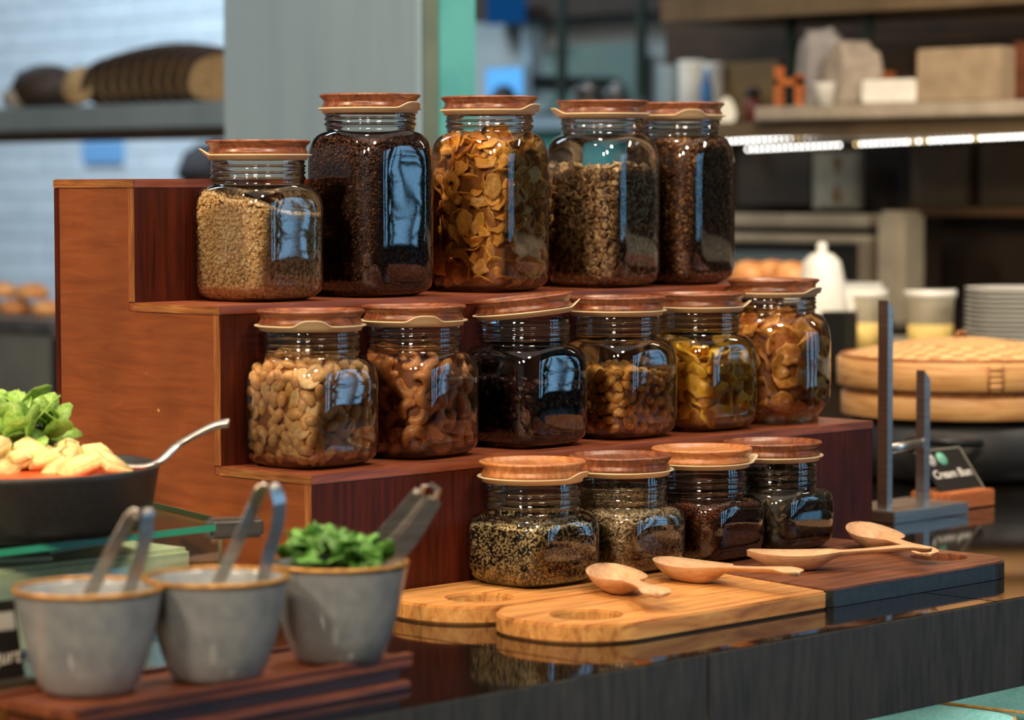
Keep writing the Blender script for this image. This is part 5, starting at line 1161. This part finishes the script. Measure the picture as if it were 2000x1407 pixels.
# lower right: dark cabinets, picture, oven
XC = 2.86
kcab = empty('kitchen_cabinet', (0, 0, 0), label='dark kitchen cabinets with taupe doors under the shelf lights', cat='cabinet')
panel_x('cabinet_door', XC, 1440, 290, 1583, 400, 0.03, noise_mat('dark_olive', srgb(42, 36, 28), srgb(54, 46, 36), nscale=1, rough=0.6), kcab)
panel_x('cabinet_door', XC, 1780, 285, 1890, 402, 0.03, M['taupe'], kcab)
panel_x('cabinet_door', XC, 1915, 280, 2120, 402, 0.03, M['taupe'], kcab)
panel_x('cabinet_ledge', XC-0.03, 1765, 405, 2150, 422, 0.05, noise_mat('brown_ledge', srgb(88, 62, 34), srgb(104, 74, 42), nscale=1, rough=0.6), kcab)
pf = empty('framed_picture', (0, 0, 0), label='pale framed picture with brown hourglass shapes under the shelf lights', cat='picture')
panel_x('frame', XC-0.02, 1588, 296, 1678, 408, 0.015, mat_base('frame_grey', srgb(156, 150, 132), 0.6)[0], pf)
panel_x('sheet', XC-0.0235, 1598, 304, 1668, 400, 0.003, mat_base('paper_grey', srgb(176, 168, 148), 0.7)[0], pf)
for (cx, cy, r0_, r1_) in ((1634, 325, 17, 6), (1634, 378, 8, 17)):
    c0 = onx(cx, cy, XC-0.0242); V = []; n = 20
    for i in range(n):
        a = 2*PI*i/n; w = (r0_ if math.sin(a) > 0 else r1_); V.append((XC-0.0242, c0.y+w*math.cos(a)/1240, c0.z+24*math.sin(a)/1240))
    link('brown_shape', mesh_np('brown_shape', V+[(v[0]+0.0004, v[1], v[2]) for v in V], [tuple(range(n)), tuple(range(2*n-1, n-1, -1))]+[(i, n+i, n+(i+1) % n, (i+1) % n) for i in range(n)]), mat_base('brown_print', srgb(132, 98, 60), 0.7)[0], pf)
ov = empty('oven', (0, 0, 0), label='built-in oven with thick pale steel frame and dark window', cat='oven')
XO = 2.60; SF = noise_mat('oven_steel', srgb(150, 142, 124), srgb(176, 166, 146), nscale=2, rough=0.35, metal=0.2)
panel_x('top_rail', XO, 1380, 418, 1694, 444, 0.06, SF, ov, bev=0.006); panel_x('door_rail', XO-0.01, 1380, 458, 1700, 474, 0.05, SF, ov, bev=0.004)
panel_x('side_column', XO-0.02, 1708, 412, 1760, 640, 0.08, SF, ov, bev=0.010); panel_x('door_stile', XO-0.008, 1676, 476, 1700, 640, 0.04, noise_mat('stile', srgb(108, 98, 82), srgb(124, 112, 94), nscale=2, rough=0.4), ov)
panel_x('oven_window', XO+0.012, 1380, 474, 1676, 660, 0.02, mat_base('oven_glass', srgb(30, 27, 22), 0.08)[0], ov)
panel_x('inner_rack', XO+0.004, 1380, 492, 1610, 511, 0.006, mat_base('rack_blue', srgb(112, 130, 138), 0.3, 0.5)[0], ov)
panel_x('oven_body', XO+0.08, 1380, 445, 1764, 700, 0.12, M['umber'], ov)
ob_ = onx(1380, 700, XO+0.08); oc_ = onx(1764, 700, XO+0.08)
box('oven_plinth', XO+0.08, XO+0.2, oc_.y, ob_.y, -0.92, max(ob_.z, oc_.z)-0.001, M['umber'], ov)
# back worktop right with buns, bottle, tubs and plates
XW = 1.95; zw = onx(1800, 688, XW+0.1).z
box('rear_worktop', XW, 2.45, -1.2, onx(1380, 600, XW).y, zw-0.03, zw, noise_mat('pale_worktop', srgb(150, 146, 134), srgb(172, 168, 154), nscale=3, rough=0.3), label='pale worktop behind the bamboo steamer', cat='worktop', bev=0.002)
box('worktop_cabinet', XW+0.03, 2.44, -1.2, onx(1380, 600, XW).y, -0.92, zw-0.0305, M['umber'], label='dark cabinet under the pale rear worktop', cat='cabinet')
def stand_on(px, X, z=None):
    return Vector((X, onx(px, 650, X).y, zw if z is None else z))
dsh = box('bread_tray', 2.05, 2.30, onx(1600, 600, 2.1).y, onx(1380, 600, 2.1).y, zw+0.0005, onx(1500, 556, 2.1).z, M['white'], bev=0.01, label='white tray of buns behind the round jar', cat='tray')
zbun = onx(1500, 556, 2.1).z
bun_m = lathe_mesh('bread_bun', [(0, 0), (0.030, 0.0), (0.038, 0.010), (0.034, 0.026), (0.018, 0.037), (0, 0.040)], 24); bun_m.materials.append(M['pastry'])
for i, px in enumerate((1462, 1500, 1545, 1580)):
    p = onx(px, 550, 2.12+0.03*(i % 2)); link('bread_bun', bun_m, None, loc=(2.12+0.04*(i % 2), p.y, zbun+0.001), label='golden bun on the white tray behind the round jar, '+('leftmost', 'second from the left', 'third from the left', 'rightmost')[i], cat='bun', group='buns on the white tray')
# white ceramic jug
p = stand_on(1612, 2.00); jx = 1.99
jug = empty('white_jug', (jx, p.y, zw), label='tall white domed ceramic jug with a small knob', cat='jug')
pxm = onx(1612, 560, jx); k_ = depth_of(Vector((jx, p.y, zw)))/FPX
zz = lambda py: onx(1612, py, jx).z-zw
link('jug_body', lathe_mesh('jug_body', [(0, 0.001), (38*k_, 0.001), (46*k_, zz(650)), (52*k_, zz(600)), (47*k_, zz(560)), (40*k_, zz(525)), (36*k_, zz(510)), (22*k_, zz(497)), (10*k_, zz(493)), (9*k_, zz(488)), (11*k_, zz(480)), (7*k_, zz(474)), (0, zz(473))], 40), M['white'], jug)
rd = Vector((_r.x, _r.y, 0)).normalized()
link('spout', tube_mesh('spout', curve([rd*(30*k_)+Vector((0, 0, zz(560))), rd*(48*k_)+Vector((0, 0, zz(575))), rd*(58*k_)+Vector((0, 0, zz(608))), rd*(56*k_)+Vector((0, 0, zz(635)))], 12), [9*k_]*13, 10), M['white'], jug)
kb = onz(1624, 700, zw); bx_ = 1.90
p0, p1 = onx(1600, 650, bx_), onx(1647, 650, bx_)
box('black_canister', bx_, bx_+0.04, p1.y, p0.y, 0.10, onx(1624, 609, bx_).z, M['black'], bev=0.003, label='square black canister right of the round jar', cat='canister')
# clear tubs
TUB = noise_mat('cloudy_tub', srgb(196, 190, 170), srgb(214, 208, 188), nscale=4, rough=0.35, sub=0.1)
FOODY = noise_mat('yellow_food', srgb(206, 178, 96), srgb(226, 202, 130), nscale=8, rough=0.6)
for i, (a_, b_) in enumerate(((1652, 1732), (1768, 1866))):
    c_ = onx((a_+b_)/2, 650, 2.06); kk = depth_of(c_)/FPX; r_ = (b_-a_)/2*kk*(0.98); top_ = onx((a_+b_)/2, 566, 2.06).z-zw
    t = empty('plastic_tub', (2.06, c_.y, zw), label='cloudy plastic tub of food, '+('left' if i == 0 else 'right')+' one above the steamer', cat='tub')
    link('tub_body', lathe_mesh('tub_body', [(0, 0.001), (r_*0.85, 0.001), (r_*0.96, top_*0.85), (r_*1.0, top_*0.86), (r_*1.0, top_), (0, top_)], 36), TUB, t)
    link('tub_lid', lathe_mesh('tub_lid', [(0, top_), (r_*1.05, top_), (r_*1.06, top_-0.012), (r_*1.0, top_-0.012)], 36), M['white'], t)
    link('food_band', lathe_mesh('food_band', [(r_*0.865, 0.004), (r_*0.93, top_*0.45), (r_*0.935, top_*0.45), (r_*0.87, 0.004)], 36, closed=True), FOODY, t, label='yellow food seen through the tub')
# plates
npl = 15
ctr = onx(1965, 650, 2.02); kk = depth_of(ctr)/FPX; r_ = 96*kk; htot = onx(1965, 562, 2.02).z-zw
plm = lathe_mesh('white_plate', [(0, 0.001), (r_*0.6, 0.001), (r_*0.95, htot/npl*0.75), (r_, htot/npl*0.98), (r_*0.96, htot/npl), (r_*0.6, htot/npl*0.45), (0, htot/npl*0.4)], 40); plm.materials.append(M['white'])
for i in range(npl):
    link('white_plate', plm, None, loc=(2.04+random.uniform(-.002, .002), ctr.y+random.uniform(-.002, .002), zw+i*htot/npl), label='white round plate in the tall stack at the right edge, '+('bottom one', 'second from the bottom', 'third from the bottom', 'fourth from the bottom', 'fifth from the bottom', 'sixth from the bottom', 'seventh from the bottom', 'middle one', 'seventh from the top', 'sixth from the top', 'fifth from the top', 'fourth from the top', 'third from the top', 'second from the top', 'topmost one')[i], cat='plate', group='white plates stacked at the right edge')
p = onx(1890, 690, 1.93)
wt = box('white_ramekin', 1.965, 2.00, onx(1918, 680, 1.965).y, onx(1866, 680, 1.965).y, zw+0.0005, zw+0.022, M['white'], bev=0.004, label='low white dish in front of the plate stack', cat='dish')
